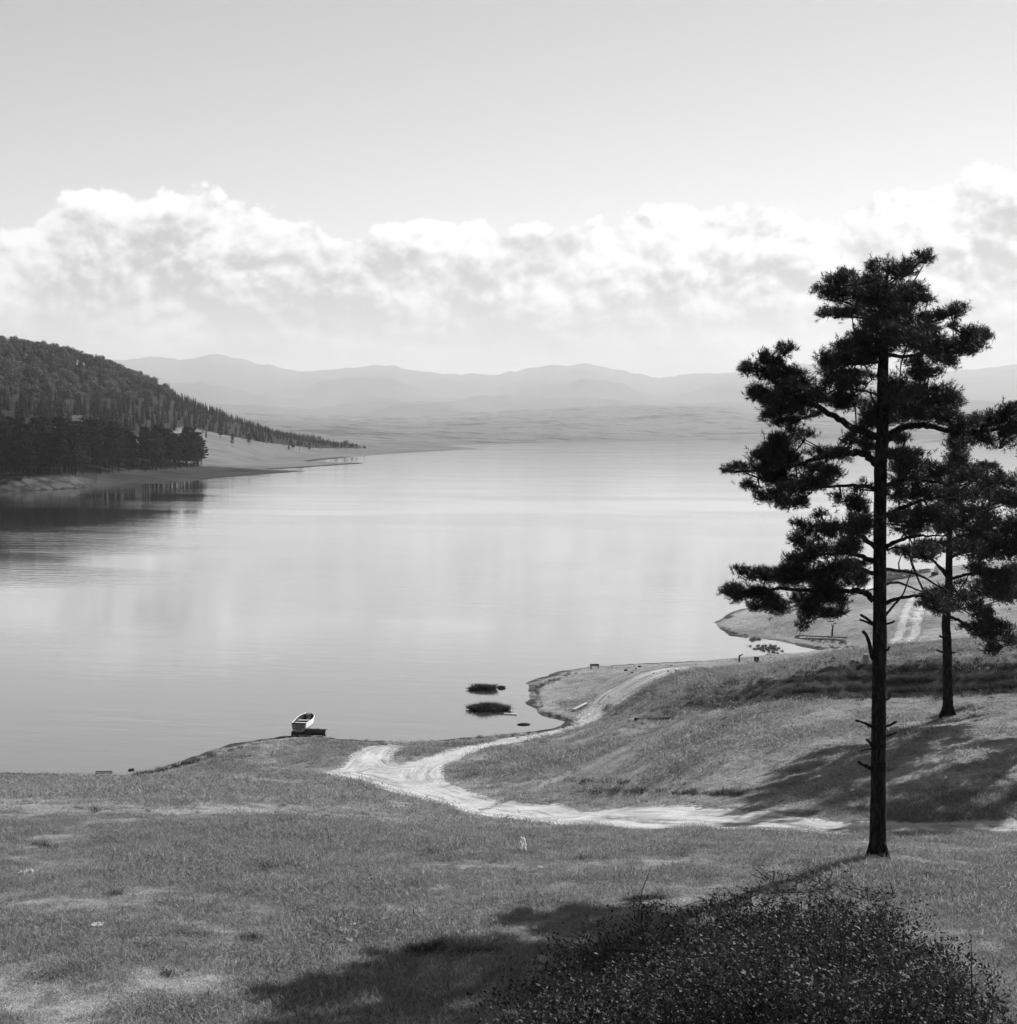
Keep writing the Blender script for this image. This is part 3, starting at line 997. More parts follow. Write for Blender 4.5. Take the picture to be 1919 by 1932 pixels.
def build_pine(name, label, trunk, radii, limbs, pads, base, tuft_per, needle_kw, stubs=(), dead=(), twig_r=0.012, drop=0.25):
    """trunk: path, limbs: list of (path, r0, r1), pads: list of (centre, rx, ry, rz); all world space"""
    root = empty(name, base)
    off = Vector(base)
    tp = smooth_path(trunk, 6)
    rr = np.interp(np.linspace(0, 1, len(tp)), np.linspace(0, 1, len(radii)), radii)
    b = MB()
    b.tube([p - off for p in tp], list(rr), 18, True, 0.05)
    # root flare
    for k in range(6):
        an = k * 1.05 + 0.3
        d = Vector((math.cos(an), math.sin(an), 0))
        b.tube([Vector((0, 0, 0.42)) + d * (rr[0] * 0.45), Vector((0, 0, 0.12)) + d * (rr[0] * 1.0), Vector((0, 0, -0.12)) + d * (rr[0] * 1.75)],
               [rr[0] * 0.5, rr[0] * 0.42, rr[0] * 0.2], 8)
    b.build('trunk', M['bark'], root, True)
    anchors = [p for p in tp[len(tp) // 3:]]
    for path, r0, r1 in limbs:
        sp = smooth_path(path, 6)
        sp = [p + Vector((random.gauss(0, r0 * 0.16), random.gauss(0, r0 * 0.16), random.gauss(0, r0 * 0.16))) if 0 < i < len(sp) - 1 else p for i, p in enumerate(sp)]
        lb = MB()
        lb.tube([p - off for p in sp], list(np.linspace(r0, r1, len(sp))), 8, True, 0.08)
        lb.build('limb', M['bark'], root, True)
        anchors += sp[3:]
    if stubs:
        for path, r0, r1 in stubs:
            sp = smooth_path(path, 4)
            sb = MB()
            sb.tube([p - off for p in sp], list(np.linspace(r0, r1, len(sp))), 8, True, 0.12)
            sb.build('broken_stub', M['bark'], root)
    for path, r0, r1 in dead:
        sp = smooth_path(path, 6)
        sb = MB()
        sb.tube([p - off for p in sp], list(np.linspace(r0, r1, len(sp))), 6, True, 0.1)
        sb.build('dead_branch', M['bark'], root)
    tw = MB()
    AP, AD = [], []
    anc = np.array([tuple(a) for a in anchors])
    tx0, ty0 = tp[len(tp) // 2].x, tp[len(tp) // 2].y
    pads = sorted(pads, key=lambda q: (q[0][0] - tx0) ** 2 + (q[0][1] - ty0) ** 2)
    for c, rx, ry, rz in pads:
        c = np.array(c)
        sz = (rx * ry * rz) ** (1 / 3.0)
        n = max(10, int(tuft_per * (sz / 0.30) ** 2.2))
        nsub = max(3, int(5 * sz / 0.3))
        sub = c + in_ball(nsub) * np.array([rx, ry, rz]) * 0.85
        which = rng.integers(0, nsub, n)
        q = sub[which] + rng.normal(size=(n, 3)) * np.array([rx, ry, rz]) * np.where(rng.random((n, 1)) < .15, .42, .27)
        src = c - np.array([0, 0, rz * 0.7])
        d = unit(unit(q - src) * 0.8 + np.array([0, 0, 0.45]) + 0.35 * rng.normal(size=(n, 3)))
        AP.append(q)
        AD.append(d)
        dd = ((anc - c) ** 2).sum(1)
        a = Vector(anc[np.argmin(dd)])
        cv = Vector(c) - Vector((0, 0, rz * 0.3))
        anc = np.concatenate([anc, np.array([tuple(cv)])])
        if (a - cv).length > 0.08:
            mid = (a + cv) / 2 + Vector((random.gauss(0, .05), random.gauss(0, .05), random.gauss(0.02, .05)))
            tw.tube([a - off, mid - off, cv - off], [twig_r * 1.6, twig_r * 1.2, twig_r * 0.8], 5)
        for s_ in sub:
            sv = Vector(s_)
            mid = (cv + sv) / 2 + Vector((random.gauss(0, .03), random.gauss(0, .03), random.gauss(0.0, .03)))
            tw.tube([cv - off, mid - off, sv - off], [twig_r * 0.8, twig_r * 0.6, twig_r * 0.35], 4, False)
    tag(tw.build('twigs', M['bark'], root), kind='stuff')
    v, f = needle_tufts(np.concatenate(AP), np.concatenate(AD), **needle_kw)
    tag(mobj('crown', mesh_np('crown', v - np.array(off), f), M['needles'], root), kind='stuff')
    return root


ZS = 0.32505


def z2(zx, zy):
    return 1304.1 + ZS * zx, 434.7 + ZS * zy


def z3(zx, zy):
    return 1304.1 + ZS * zx, 1062.6 + ZS * zy


def pad_list(src, D, trunk_px, R_at, seed, copies=2, share=.62):
    r = random.Random(seed)
    out = []
    mpp = ZS * D / FOC                      # metres per traced unit at this depth
    for conv, items in src:
        for zx, zy, rx, ry in items:
            px, py = conv(zx, zy)
            dx = (px - trunk_px) * D / FOC
            dep = math.sqrt(max(0.15, R_at ** 2 - dx * dx))
            for k in range(copies if r.random() < share else 1):
                o = r.uniform(-0.30, 0.30) * dep if k == 0 else r.choice((-1, 1)) * r.uniform(0.35, 0.95) * dep
                p = at(px + r.uniform(-6, 6) * (k > 0), py + r.uniform(-6, 6) * (k > 0), D + o)
                rm = rx * mpp * 1.10
                out.append((tuple(p), rm, max(rm * 0.8, ry * mpp), ry * mpp * 1.06))
    return out


# ------------------------------------------------------------------ big pine in front
T1D = 30.0
b1 = ground_hit(1656, 1622)
T1D = b1.y
tr1 = [Vector((b1.x, b1.y, b1.z - 0.25))] + [at(x, y, T1D) for x, y in ((1657, 1500), (1658, 1350), (1660, 1200), (1660, 1062), (1661.5, 890), (1665, 825), (1666, 700), (1670, 610), (1672, 545), (1674, 508))]
PXM = T1D / FOC
rad1 = [w * PXM / 2 for w in (33, 29, 27, 26, 24, 24, 23, 20, 15, 8, 3)]


def limb(conv, pts, D, dd, r0, r1):
    n = len(pts)
    return ([at(*conv(x, y), D + dd * i / (n - 1)) for i, (x, y) in enumerate(pts)], r0, r1)


limbs1 = [
    limb(z2, [(1090, 1200), (950, 1150), (800, 1060), (600, 960), (480, 870), (400, 810), (330, 800)], T1D, -0.4, 0.085, 0.02),
    limb(z2, [(1115, 1240), (1190, 1160), (1330, 1130), (1450, 1150), (1600, 1175), (1750, 1160), (1890, 1120), (2000, 1080)], T1D, 0.9, 0.085, 0.02),
    limb(z2, [(1085, 1360), (1010, 1300), (900, 1295), (760, 1320), (600, 1365), (450, 1395), (260, 1395)], T1D, -0.9, 0.085, 0.015),
    limb(z2, [(1080, 1500), (940, 1480), (780, 1490), (560, 1500)], T1D, 0.8, 0.05, 0.012),
    limb(z2, [(1080, 1850), (960, 1760), (820, 1730), (680, 1750)], T1D, -1.1, 0.06, 0.012),
    limb(z2, [(1085, 1930), (950, 1880), (780, 1880), (640, 1890)], T1D, 1.0, 0.06, 0.012),
    limb(z3, [(1060, 215), (1000, 165), (870, 160), (600, 150), (350, 155), (220, 170)], T1D, 0.2, 0.075, 0.012),
    limb(z3, [(1060, 60), (900, 20), (700, 50), (450, 80)], T1D, -0.9, 0.05, 0.012),
    limb(z2, [(1115, 1490), (1220, 1450), (1380, 1455), (1470, 1470)], T1D, -0.8, 0.05, 0.012),
    limb(z2, [(1115, 1660), (1250, 1600), (1400, 1550), (1550, 1560)], T1D, -0.7, 0.055, 0.015),
    limb(z2, [(1115, 1850), (1200, 1800), (1320, 1775), (1480, 1770)], T1D, -1.0, 0.055, 0.012),
    limb(z3, [(1120, 235), (1200, 205), (1330, 190), (1430, 220)], T1D, -0.7, 0.05, 0.012),
    limb(z3, [(1120, 125), (1200, 112), (1300, 150), (1400, 190)], T1D, 0.9, 0.035, 0.01),
    limb(z3, [(1120, 35), (1300, 60), (1450, 140), (1560, 200)], T1D, 0.6, 0.035, 0.01),
    limb(z2, [(1115, 760), (1040, 770), (950, 780), (860, 760)], T1D, -0.3, 0.04, 0.01),
    limb(z2, [(1118, 720), (1250, 730), (1420, 700), (1600, 655), (1700, 650)], T1D, 0.3, 0.045, 0.01),
    limb(z2, [(1120, 560), (1300, 560), (1450, 510), (1560, 450)], T1D, -0.4, 0.04, 0.008),
    limb(z2, [(1122, 480), (1000, 450), (880, 410), (760, 340)], T1D, -0.3, 0.035, 0.008),
    limb(z2, [(1120, 540), (1000, 510), (880, 500), (780, 490)], T1D, 0.5, 0.03, 0.008),
    limb(z2, [(1128, 400), (1240, 410), (1390, 395)], T1D, 0.3, 0.03, 0.008),
    limb(z2, [(1132, 320), (1210, 270), (1290, 220), (1390, 145)], T1D, -0.2, 0.025, 0.006),
    limb(z2, [(1110, 960), (1000, 930), (850, 910)], T1D, 0.6, 0.03, 0.008),
    limb(z2, [(1112, 1020), (1250, 960), (1400, 950), (1540, 1020)], T1D, 0.4, 0.05, 0.01),
]
pads1_src = [
    (z2, [(1340, 180, 50, 26), (1380, 155, 24, 16), (1300, 205, 34, 20), (1070, 228, 36, 32), (1055, 265, 40, 30), (1170, 260, 85, 55), (1240, 245, 50, 38), (1040, 315, 80, 50), (905, 275, 45, 38), (860, 310, 75, 48), (760, 335, 45, 22), (910, 385, 95, 45),
          (830, 365, 60, 38), (830, 500, 85, 38), (770, 485, 36, 18), (920, 495, 60, 30), (1050, 420, 100, 70), (1230, 400, 110, 65), (1300, 350, 50, 30), (1370, 400, 52, 26), (1140, 510, 130, 75), (1160, 370, 90, 70), (1330, 530, 90, 45), (1450, 505, 75, 40),
          (1540, 450, 45, 24), (1510, 480, 45, 30), (1520, 560, 32, 16), (1060, 620, 110, 75), (990, 640, 60, 45), (1250, 630, 130, 80), (1350, 650, 90, 70), (1450, 680, 110, 75), (1600, 640, 85, 48), (1660, 610, 50, 32), (1705, 650, 42, 26), (1540, 720, 80, 40), (1480, 750, 65, 34), (880, 700, 85, 48), (840, 790, 75, 62), (950, 750, 95, 60),
          (1040, 700, 80, 60), (900, 840, 70, 26), (820, 850, 40, 22), (1310, 785, 55, 34), (1370, 840, 90, 32), (1440, 830, 36, 24), (1050, 860, 48, 28), (840, 910, 85, 32), (780, 905, 36, 20), (960, 915, 70, 36), (850, 1000, 85, 45), (950, 1000, 70, 50), (1190, 930, 100, 65), (1350, 955, 120, 75), (1480, 970, 70, 55), (1545, 1020, 42, 28),
          (1080, 1040, 90, 70), (1250, 1060, 130, 60), (1400, 1070, 110, 50), (1500, 1095, 80, 45), (1050, 1120, 80, 50),
          (540, 700, 38, 34), (570, 690, 18, 22), (470, 760, 65, 52), (330, 800, 40, 26), (400, 850, 85, 60), (540, 830, 65, 56), (640, 910, 80, 54), (560, 900, 60, 50), (390, 950, 60, 40), (450, 970, 70, 45), (510, 1030, 90, 55), (480, 1090, 50, 30), (550, 1115, 66, 34),
          (680, 1000, 90, 48), (730, 950, 44, 36), (660, 1070, 60, 38),
          (1560, 1120, 80, 38), (1600, 1185, 85, 45), (1700, 1110, 85, 40), (1820, 1075, 75, 45), (1870, 1035, 38, 34), (1560, 1235, 55, 26), (1680, 1210, 66, 36), (1830, 1200, 56, 50), (1880, 1120, 60, 56), (1790, 1260, 36, 20), (1950, 1080, 70, 60), (2000, 1020, 60, 50),
          (1235, 1210, 44, 26), (920, 1220, 44, 24), (1010, 1180, 60, 32), (1010, 1250, 66, 36),
          (660, 1205, 40, 30), (590, 1180, 30, 22), (540, 1220, 60, 44), (470, 1260, 64, 52), (430, 1330, 80, 55), (540, 1320, 90, 66), (290, 1390, 76, 28), (230, 1388, 26, 14), (390, 1420, 90, 46), (330, 1480, 56, 34), (370, 1540, 34, 26), (500, 1430, 110, 56), (640, 1400, 110, 56),
          (740, 1300, 54, 30), (820, 1300, 60, 36), (770, 1430, 76, 46), (620, 1490, 105, 46), (480, 1545, 70, 42), (570, 1585, 66, 30), (640, 1580, 36, 24), (700, 1510, 60, 40), (900, 1300, 56, 28), (880, 1560, 56, 50), (960, 1600, 66, 56),
          (760, 1650, 52, 24), (680, 1730, 74, 38), (630, 1800, 60, 40), (780, 1740, 85, 46), (900, 1690, 80, 56), (650, 1870, 74, 44), (760, 1850, 95, 52), (900, 1840, 85, 56), (620, 1915, 54, 34), (1000, 1740, 70, 60), (1000, 1500, 36, 26),
          (1200, 1330, 80, 36), (1300, 1340, 90, 36), (1250, 1420, 85, 50), (1370, 1400, 80, 46), (1200, 1540, 60, 50), (1330, 1520, 85, 55), (1260, 1680, 85, 60), (1380, 1650, 85, 55), (1250, 1750, 50, 24), (1220, 1880, 60, 26), (1340, 1880, 80, 36)]),
    (z3, [(295, 48, 42, 26), (375, 70, 56, 36), (430, 90, 50, 34), (235, 160, 52, 26), (200, 155, 22, 14), (330, 180, 85, 40), (440, 205, 95, 50), (560, 120, 105, 70), (600, 40, 85, 46), (700, 50, 105, 56), (760, 130, 115, 75), (880, 60, 95, 66), (650, 200, 105, 52), (800, 200, 85, 56),
          (700, 285, 70, 40), (640, 335, 42, 28), (640, 370, 24, 14), (780, 295, 56, 26), (500, 260, 66, 32), (400, 260, 50, 22), (960, 110, 56, 46), (980, 20, 76, 28), (1400, 205, 70, 36), (1440, 260, 60, 32), (860, 290, 36, 18)])]
pads1 = pad_list(pads1_src, T1D, 1662, 2.3, 5, 2, .78)
stubs1 = []
for pts, r0 in (([(1055, 350), (1020, 322), (985, 300)], .03), ([(1055, 358), (1015, 340), (980, 328)], .024), ([(1135, 352), (1160, 346), (1182, 336)], .022), ([(1052, 550), (1035, 470), (1018, 420), (998, 396)], .036),
                ([(1048, 948), (1000, 925), (955, 912)], .026), ([(1140, 945), (1170, 932), (1192, 918)], .024), ([(1145, 1000), (1172, 990), (1196, 980)], .022), ([(1052, 1062), (1038, 1042), (1020, 1024)], .03),
                ([(1050, 1078), (1020, 1080), (985, 1090)], .014), ([(1048, 1195), (1010, 1175), (970, 1155)], .036), ([(1138, 505), (1145, 498), (1148, 486)], .02), ([(1140, 790), (1155, 775), (1150, 755)], .02)):
    pts = [(1106 if pts[0][0] > 1095 else 1078, pts[0][1] + 4)] + pts
    stubs1.append(([at(*z3(x, y), T1D - 0.06 * i) for i, (x, y) in enumerate(pts)], r0 * 1.25, r0 * 0.9))


def zr1(x, y):
    return 1594 + .2 * x, 724.5 + .2 * y


dead1 = [limb(zr1, [(400, 1570), (480, 1540), (590, 1580), (650, 1720), (700, 1850), (760, 1960)], T1D, -0.8, 0.022, 0.009),
         limb(z3, [(1130, 300), (1180, 240), (1230, 180), (1262, 90), (1290, 10)], T1D, -0.6, 0.028, 0.008)]
t1 = build_pine('pine_tree', None, tr1, rad1, limbs1, pads1, tuple(b1), 260, dict(n=12, length=0.090, width=0.0125, shoot=0.10), stubs1, dead1)
tag(t1, 'tall crooked pine standing alone on the grass nearest the camera, bare trunk with stubs', 'tree', 'large pines on the near shore')

# ------------------------------------------------------------------ second pine on the mound
b2 = ground_hit(1789, 1350)
T2D = b2.y
tr2 = [Vector((b2.x, b2.y, b2.z - 0.25))] + [at(x, y, T2D) for x, y in ((1788, 1290), (1787, 1210), (1785, 1175), (1790, 1110), (1791, 1040), (1793, 960), (1794, 880), (1793, 835))]
rad2 = [w * T2D / FOC / 2 for w in (21, 18, 17, 16, 14, 12, 10, 6, 2)]
limbs2 = [
    limb(z3, [(1495, 310), (1560, 335), (1640, 390), (1740, 440), (1820, 450)], T2D, -0.8, 0.07, 0.015),
    limb(z3, [(1500, 95), (1600, 65), (1750, 40), (1890, 60)], T2D, 0.5, 0.07, 0.02),
    limb(z3, [(1500, 110), (1570, 200), (1650, 280), (1700, 320)], T2D, -1.0, 0.05, 0.015),
    limb(z3, [(1492, 90), (1400, -20), (1300, -40)], T2D, -0.8, 0.06, 0.015),
    limb(z3, [(1492, 60), (1420, 0), (1350, -60)], T2D, 0.8, 0.05, 0.015),
    limb(z2, [(1500, 1900), (1580, 1870), (1700, 1860), (1860, 1880)], T2D, 0.8, 0.07, 0.02),
    limb(z2, [(1500, 1800), (1620, 1760), (1780, 1790)], T2D, -1.2, 0.06, 0.02),
    limb(z2, [(1500, 1720), (1420, 1680), (1330, 1700)], T2D, 0.6, 0.05, 0.015),
    limb(z2, [(1502, 1640), (1640, 1620), (1800, 1580), (1880, 1570)], T2D, 0.5, 0.06, 0.015),
    limb(z2, [(1502, 1560), (1600, 1480), (1740, 1400)], T2D, -0.6, 0.05, 0.01),
    limb(z3, [(1488, 250), (1440, 240), (1380, 220)], T2D, -0.3, 0.035, 0.01),
]
pads2_src = [
    (z2, [(1520, 1250, 30, 30), (1545, 1290, 46, 40), (1560, 1350, 66, 46), (1660, 1385, 52, 32), (1735, 1375, 46, 24), (1480, 1400, 66, 46), (1620, 1445, 95, 46), (1740, 1450, 76, 36), (1790, 1430, 28, 26), (1850, 1490, 56, 36), (1460, 1500, 85, 46), (1540, 1560, 105, 56), (1700, 1540, 105, 56), (1830, 1570, 76, 50),
          (1450, 1620, 85, 46), (1620, 1650, 105, 50), (1720, 1690, 70, 36), (1860, 1720, 56, 56), (1500, 1720, 85, 46), (1640, 1760, 105, 56), (1780, 1800, 95, 66), (1400, 1840, 90, 40), (1280, 1880, 70, 34), (1600, 1850, 90, 42), (1720, 1880, 85, 46), (1850, 1880, 60, 60), (1940, 1600, 80, 70), (1940, 1780, 80, 80)]),
    (z3, [(1660, 50, 70, 40), (1780, 80, 95, 56), (1850, 120, 60, 76), (1720, 165, 76, 52), (1820, 205, 76, 36), (1600, 200, 60, 40), (1670, 260, 54, 36), (1700, 310, 54, 40), (1780, 395, 76, 46), (1690, 415, 76, 42), (1620, 385, 56, 30), (1740, 485, 52, 34), (1840, 445, 44, 34), (1870, 470, 24, 22), (1760, 345, 44, 26), (1440, 200, 66, 44), (1380, 215, 52, 34), (1330, 240, 32, 18), (1460, 270, 54, 36), (1540, 260, 40, 34), (1560, 130, 30, 20), (1940, 60, 80, 60), (1940, 160, 70, 60)])]
pads2 = pad_list(pads2_src, T2D, 1792, 4.2, 9, 2, 1.0)
stubs2 = []
for pts, r0 in (([(1475, 520), (1445, 512), (1425, 505)], .045), ([(1505, 515), (1520, 520), (1530, 518)], .04), ([(1470, 430), (1455, 428), (1442, 422)], .05), ([(1478, 340), (1500, 330), (1520, 335)], .03)):
    stubs2.append(([at(*z3(x, y), T2D - 0.1 * i) for i, (x, y) in enumerate(pts)], r0, r0 * 0.7))
t2 = build_pine('pine_tree', None, tr2, rad2, limbs2, pads2, tuple(b2), 98, dict(n=10, length=0.115, width=0.023, shoot=0.13), stubs2, (), 0.02)
tag(t2, 'pine with bare leaning lower trunk on the grassy mound behind the tallest pine', 'tree', 'large pines on the near shore')


# ------------------------------------------------------------------ third pine, mostly outside the right edge
def generic_pine(seed, H, crown0, Rm, pad_r, n_whorl, per):
    """returns trunk path, radii, limbs, pads around the origin"""
    r = random.Random(seed)
    lean = Vector((r.uniform(-.03, .03), r.uniform(-.03, .03), 0))
    tr = [Vector((0, 0, -0.2))] + [Vector((lean.x * H * t + r.gauss(0, .04), lean.y * H * t + r.gauss(0, .04), H * t)) for t in (.2, .4, .6, .8, 1.0)]
    limbs, pads = [], []
    for i in range(n_whorl):
        t = crown0 + (1 - crown0) * (i + 0.5) / n_whorl
        s = (t - crown0) / (1 - crown0)
        rad = Rm * (0.55 + 0.75 * math.sin(min(1, s * 1.25 + .12) * math.pi * .82)) * (1 - 0.45 * s)
        for k in range(per):
            an = 2 * math.pi * (k + r.random() * .8) / per + i * 1.1
            L = rad * r.uniform(.55, 1.1)
            d = Vector((math.cos(an), math.sin(an), 0))
            p0 = Vector((lean.x * H * t, lean.y * H * t, H * t))
            rise = r.uniform(.05, .4) * (0.4 + s)
            p1 = p0 + d * (L * .5) + Vector((0, 0, L * rise * .4))
            p2 = p0 + d * L + Vector((0, 0, L * rise))
            limbs.append(([p0, p1, p2], 0.02 * H / 6, 0.008))
            for q in range(2 + int(L / pad_r / 1.6)):
                f = 0.45 + 0.6 * (q + r.random()) / (2 + int(L / pad_r / 1.6))
                c = p0.lerp(p2, f) + Vector((r.gauss(0, .3), r.gauss(0, .3), r.uniform(.0, .25))) * pad_r * 1.5
                pads.append((tuple(c), pad_r * r.uniform(.8, 1.3), pad_r * r.uniform(.8, 1.3), pad_r * r.uniform(.45, .75)))
    for q in range(3):
        pads.append(((lean.x * H, lean.y * H, H - q * pad_r * .7), pad_r * .7, pad_r * .7, pad_r * .7))
    return tr, limbs, pads


b3 = Vector((22.0, 51.5, 0))
b3.z = h1(b3.x, b3.y)
tr, lb, pd = generic_pine(21, 11.8, 0.34, 3.3, 0.40, 10, 4)
t3 = build_pine('pine_tree', None, [p + b3 for p in tr], [0.21, .19, .17, .13, .08, .02], [([p + b3 for p in q], a, b) for q, a, b in lb],
                [(tuple(Vector(c) + b3), x, y, z) for c, x, y, z in pd], tuple(b3), 70, dict(n=10, length=0.10, width=0.024, shoot=0.12), (), (), 0.018)
tag(t3, 'pine at the right edge of the picture, only its branch tips in view', 'tree', 'large pines on the near shore')

# ------------------------------------------------------------------ trees across the water
def far_pine_meshes(seed, H, n=900, crown0=0.30, Rm=2.6):
    r = np.random.default_rng(seed)
    tr, lb, pd = generic_pine(seed, H, crown0, Rm, 0.75, 8, 4)
    b = MB()
    b.tube(tr, [0.20, .18, .15, .12, .08, .03], 7)
    for q, a, c in lb[::2]:
        b.tube(q, [0.07, 0.05, 0.02], 4, False)
    P, N = [], []
    per = max(4, n // len(pd))
    for c, x, y, z in pd:
        o = in_ball(per, r)
        P.append(np.array(c) + o * np.array([x, y, z]) * 1.1)
        N.append(o + np.array([0, 0, .3]) + r.normal(size=o.shape) * .5)
    P, N = np.concatenate(P), np.concatenate(N)
    v, f = leaf_cards(P, N, 0.20 + 0.22 * r.random(len(P)), r, 0.55)
    return b.mesh('trunk', True), mesh_np('crown', v, f)


def spruce_arrays(seed, H=14.0, Rm=2.4, n=420):
    r = np.random.default_rng(seed)
    t = r.random(n) ** 1.25 * 0.93 + 0.06
    lay = np.clip(np.round(t * 16) / 16 + r.normal(size=n) * .008, 0, .985)
    an = r.random(n) * 2 * np.pi
    rad = Rm * (1 - lay) ** .60 * (0.55 + .5 * r.random(n)) + .12
    cx, cy = np.cos(an), np.sin(an)
    tip = np.stack([cx * rad, cy * rad, lay * H - rad * .28], 1)
    base = np.stack([cx * rad * .25, cy * rad * .25, lay * H + rad * .12], 1)
    side = np.stack([-cy, cx, 0 * cx], 1) * (0.22 + .28 * rad)[:, None]
    mid = (tip * .55 + base * .45)
    v = np.stack([base, mid + side, tip, mid - side], 1).reshape(-1, 3)
    return v, np.arange(len(v)).reshape(-1, 4)


def broad_arrays(seed, H=11.0, Rm=3.6, n=520):
    r = np.random.default_rng(seed)
    k = 11
    cen = in_ball(k, r) * np.array([Rm * .7, Rm * .7, H * .24]) + np.array([0, 0, H * .62])
    w = r.integers(0, k, n)
    o = unit(r.normal(size=(n, 3)))
    P = cen[w] + o * (Rm * .42) * (.75 + .35 * r.random((n, 1)))
    return leaf_cards(P, o + .5 * r.normal(size=o.shape) + np.array([0, 0, .3]), 0.30 + .3 * r.random(n), r, .7)


def with_trunk(v, f, H, rt):
    """adds a square tapered stem to quads"""
    b = MB()
    b.tube([(0, 0, -.5), (0, 0, H * .5), (0, 0, H * .9)], [rt, rt * .7, rt * .2], 5, False)
    bv = np.array(b.v)
    bf = np.array(b.f)
    return np.concatenate([v, bv]), np.concatenate([f, bf + len(v)])


def gn_scatter(name, pts, rots, scales, kinds, sources, parent=None):
    """one stuff object: a point mesh whose vertices carry instances of the source meshes"""
    me = bpy.data.meshes.new(name)
    me.vertices.add(len(pts))
    me.vertices.foreach_set('co', np.asarray(pts, np.float32).ravel())
    a = me.attributes.new('rot', 'FLOAT_VECTOR', 'POINT')
    a.data.foreach_set('vector', np.asarray(rots, np.float32).ravel())
    a = me.attributes.new('scl', 'FLOAT_VECTOR', 'POINT')
    a.data.foreach_set('vector', np.asarray(scales, np.float32).ravel())
    a = me.attributes.new('idx', 'INT', 'POINT')
    a.data.foreach_set('value', np.asarray(kinds, np.int32))
    o = bpy.data.objects.new(name, me)
    link(o, parent)
    coll = bpy.data.collections.new(name + '_sources')
    for s in sources:
        coll.objects.link(s)
    ng = bpy.data.node_groups.new(name + '_scatter', 'GeometryNodeTree')
    ng.interface.new_socket('Geometry', in_out='INPUT', socket_type='NodeSocketGeometry')
    ng.interface.new_socket('Geometry', in_out='OUTPUT', socket_type='NodeSocketGeometry')
    N = ng.nodes
    gi, go = N.new('NodeGroupInput'), N.new('NodeGroupOutput')
    iop = N.new('GeometryNodeInstanceOnPoints')
    ci = N.new('GeometryNodeCollectionInfo')
    ci.inputs['Collection'].default_value = coll
    ci.inputs['Separate Children'].default_value = True
    ci.inputs['Reset Children'].default_value = True

    def na(nm, dt):
        n = N.new('GeometryNodeInputNamedAttribute')
        n.data_type = dt
        n.inputs['Name'].default_value = nm
        return n.outputs['Attribute']
    L = ng.links
    L.new(gi.outputs[0], iop.inputs['Points'])
    L.new(ci.outputs[0], iop.inputs['Instance'])
    iop.inputs['Pick Instance'].default_value = True
    L.new(na('idx', 'INT'), iop.inputs['Instance Index'])
    e2r = N.new('FunctionNodeEulerToRotation')
    L.new(na('rot', 'FLOAT_VECTOR'), e2r.inputs[0])
    L.new(e2r.outputs[0], iop.inputs['Rotation'])
    L.new(na('scl', 'FLOAT_VECTOR'), iop.inputs['Scale'])
    L.new(iop.outputs[0], go.inputs[0])
    md = o.modifiers.new('scatter', 'NODES')
    md.node_group = ng
    return o


def scatter_points(poly, n, ymin, ymax, umin, umax, seed):
    """random ground positions whose picture position lies in poly (uniform over the land)"""
    r = np.random.default_rng(seed)
    out = np.zeros((0, 3))
    while len(out) < n:
        Y = np.sqrt(r.random(n * 3) * (ymax ** 2 - ymin ** 2) + ymin ** 2)
        X = (umin + (umax - umin) * r.random(n * 3)) * Y
        z, sd, _ = far_height(X, Y)
        px, py = project(X, Y, z)
        ok = inside(px, py, poly) & (sd > 2)
        out = np.concatenate([out, np.stack([X, Y, z], 1)[ok]])
    return out[:n]


# woodland on the hill
wood = scatter_points(wood_poly, 11000, 620, 2100, -0.75, -0.08, 11)
wpx, wpy = project(wood[:, 0], wood[:, 1], wood[:, 2])
patch = fbm(wood[:, 0] / 130, wood[:, 1] / 130, 3)
broad_zone = (wpx < 330) & (wpy < 770 + 0 * wpx) & (patch > -0.22)
rw = np.random.default_rng(5)
kind = np.where(broad_zone & (rw.random(len(wood)) < .8), rw.integers(3, 6, len(wood)), rw.integers(0, 3, len(wood)))
hill_src = []
for k in range(3):
    v, f = with_trunk(*spruce_arrays(40 + k, 15.0, 2.5 + .3 * k), 15.0, .18)
    hill_src.append(('conifer_tree', mesh_np('conifer', v, f), M['far_needles']))
for k in range(3):
    v, f = with_trunk(*broad_arrays(60 + k, 12.0, 3.4 + .3 * k), 8.0, .2)
    hill_src.append(('broadleaf_tree', mesh_np('broadleaf', v, f), M['far_leaves']))
for nm, me, mt in hill_src:
    me.materials.append(mt)
wsc = (0.70 + 0.45 * rw.random(len(wood))) * np.interp(wpx, [200, 330, 450, 560, 690], [1.0, .80, .60, .44, .28]) * np.where(kind >= 3, 1.25, .80)
wrot = np.stack([0 * wsc, 0 * wsc, rw.random(len(wood)) * 6.28], 1)
# the ones that show largest are individuals
show = (wpx > -40) & (wpx < 720)
order = np.argsort(np.where(show, wood[:, 1], 1e9))
single = {0: [], 1: []}
for i in order:
    c = int(kind[i] >= 3)
    if len(single[c]) < 150 and show[i]:
        single[c].append(i)
for c, nm, lab, grp in ((0, 'conifer_tree', 'dark conifer among the woods on the hillside across the lake', 'conifers of the hillside wood'),
                        (1, 'broadleaf_tree', 'pale round-crowned tree among the conifers on the far hillside', 'broadleaf trees of the hillside wood')):
    for i in single[c]:
        o = bpy.data.objects.new(nm, hill_src[int(kind[i])][1])
        link(o)
        o.location = tuple(wood[i] - np.array([0, 0, .2]))
        o.rotation_euler = (0, 0, wrot[i, 2])
        s = wsc[i]
        o.scale = (s, s, s)
        tag(o, lab, 'tree', grp)
rest = np.ones(len(wood), bool)
rest[single[0] + single[1]] = False
srcs = [bpy.data.objects.new('wood_source_%d' % k, h[1]) for k, h in enumerate(hill_src)]
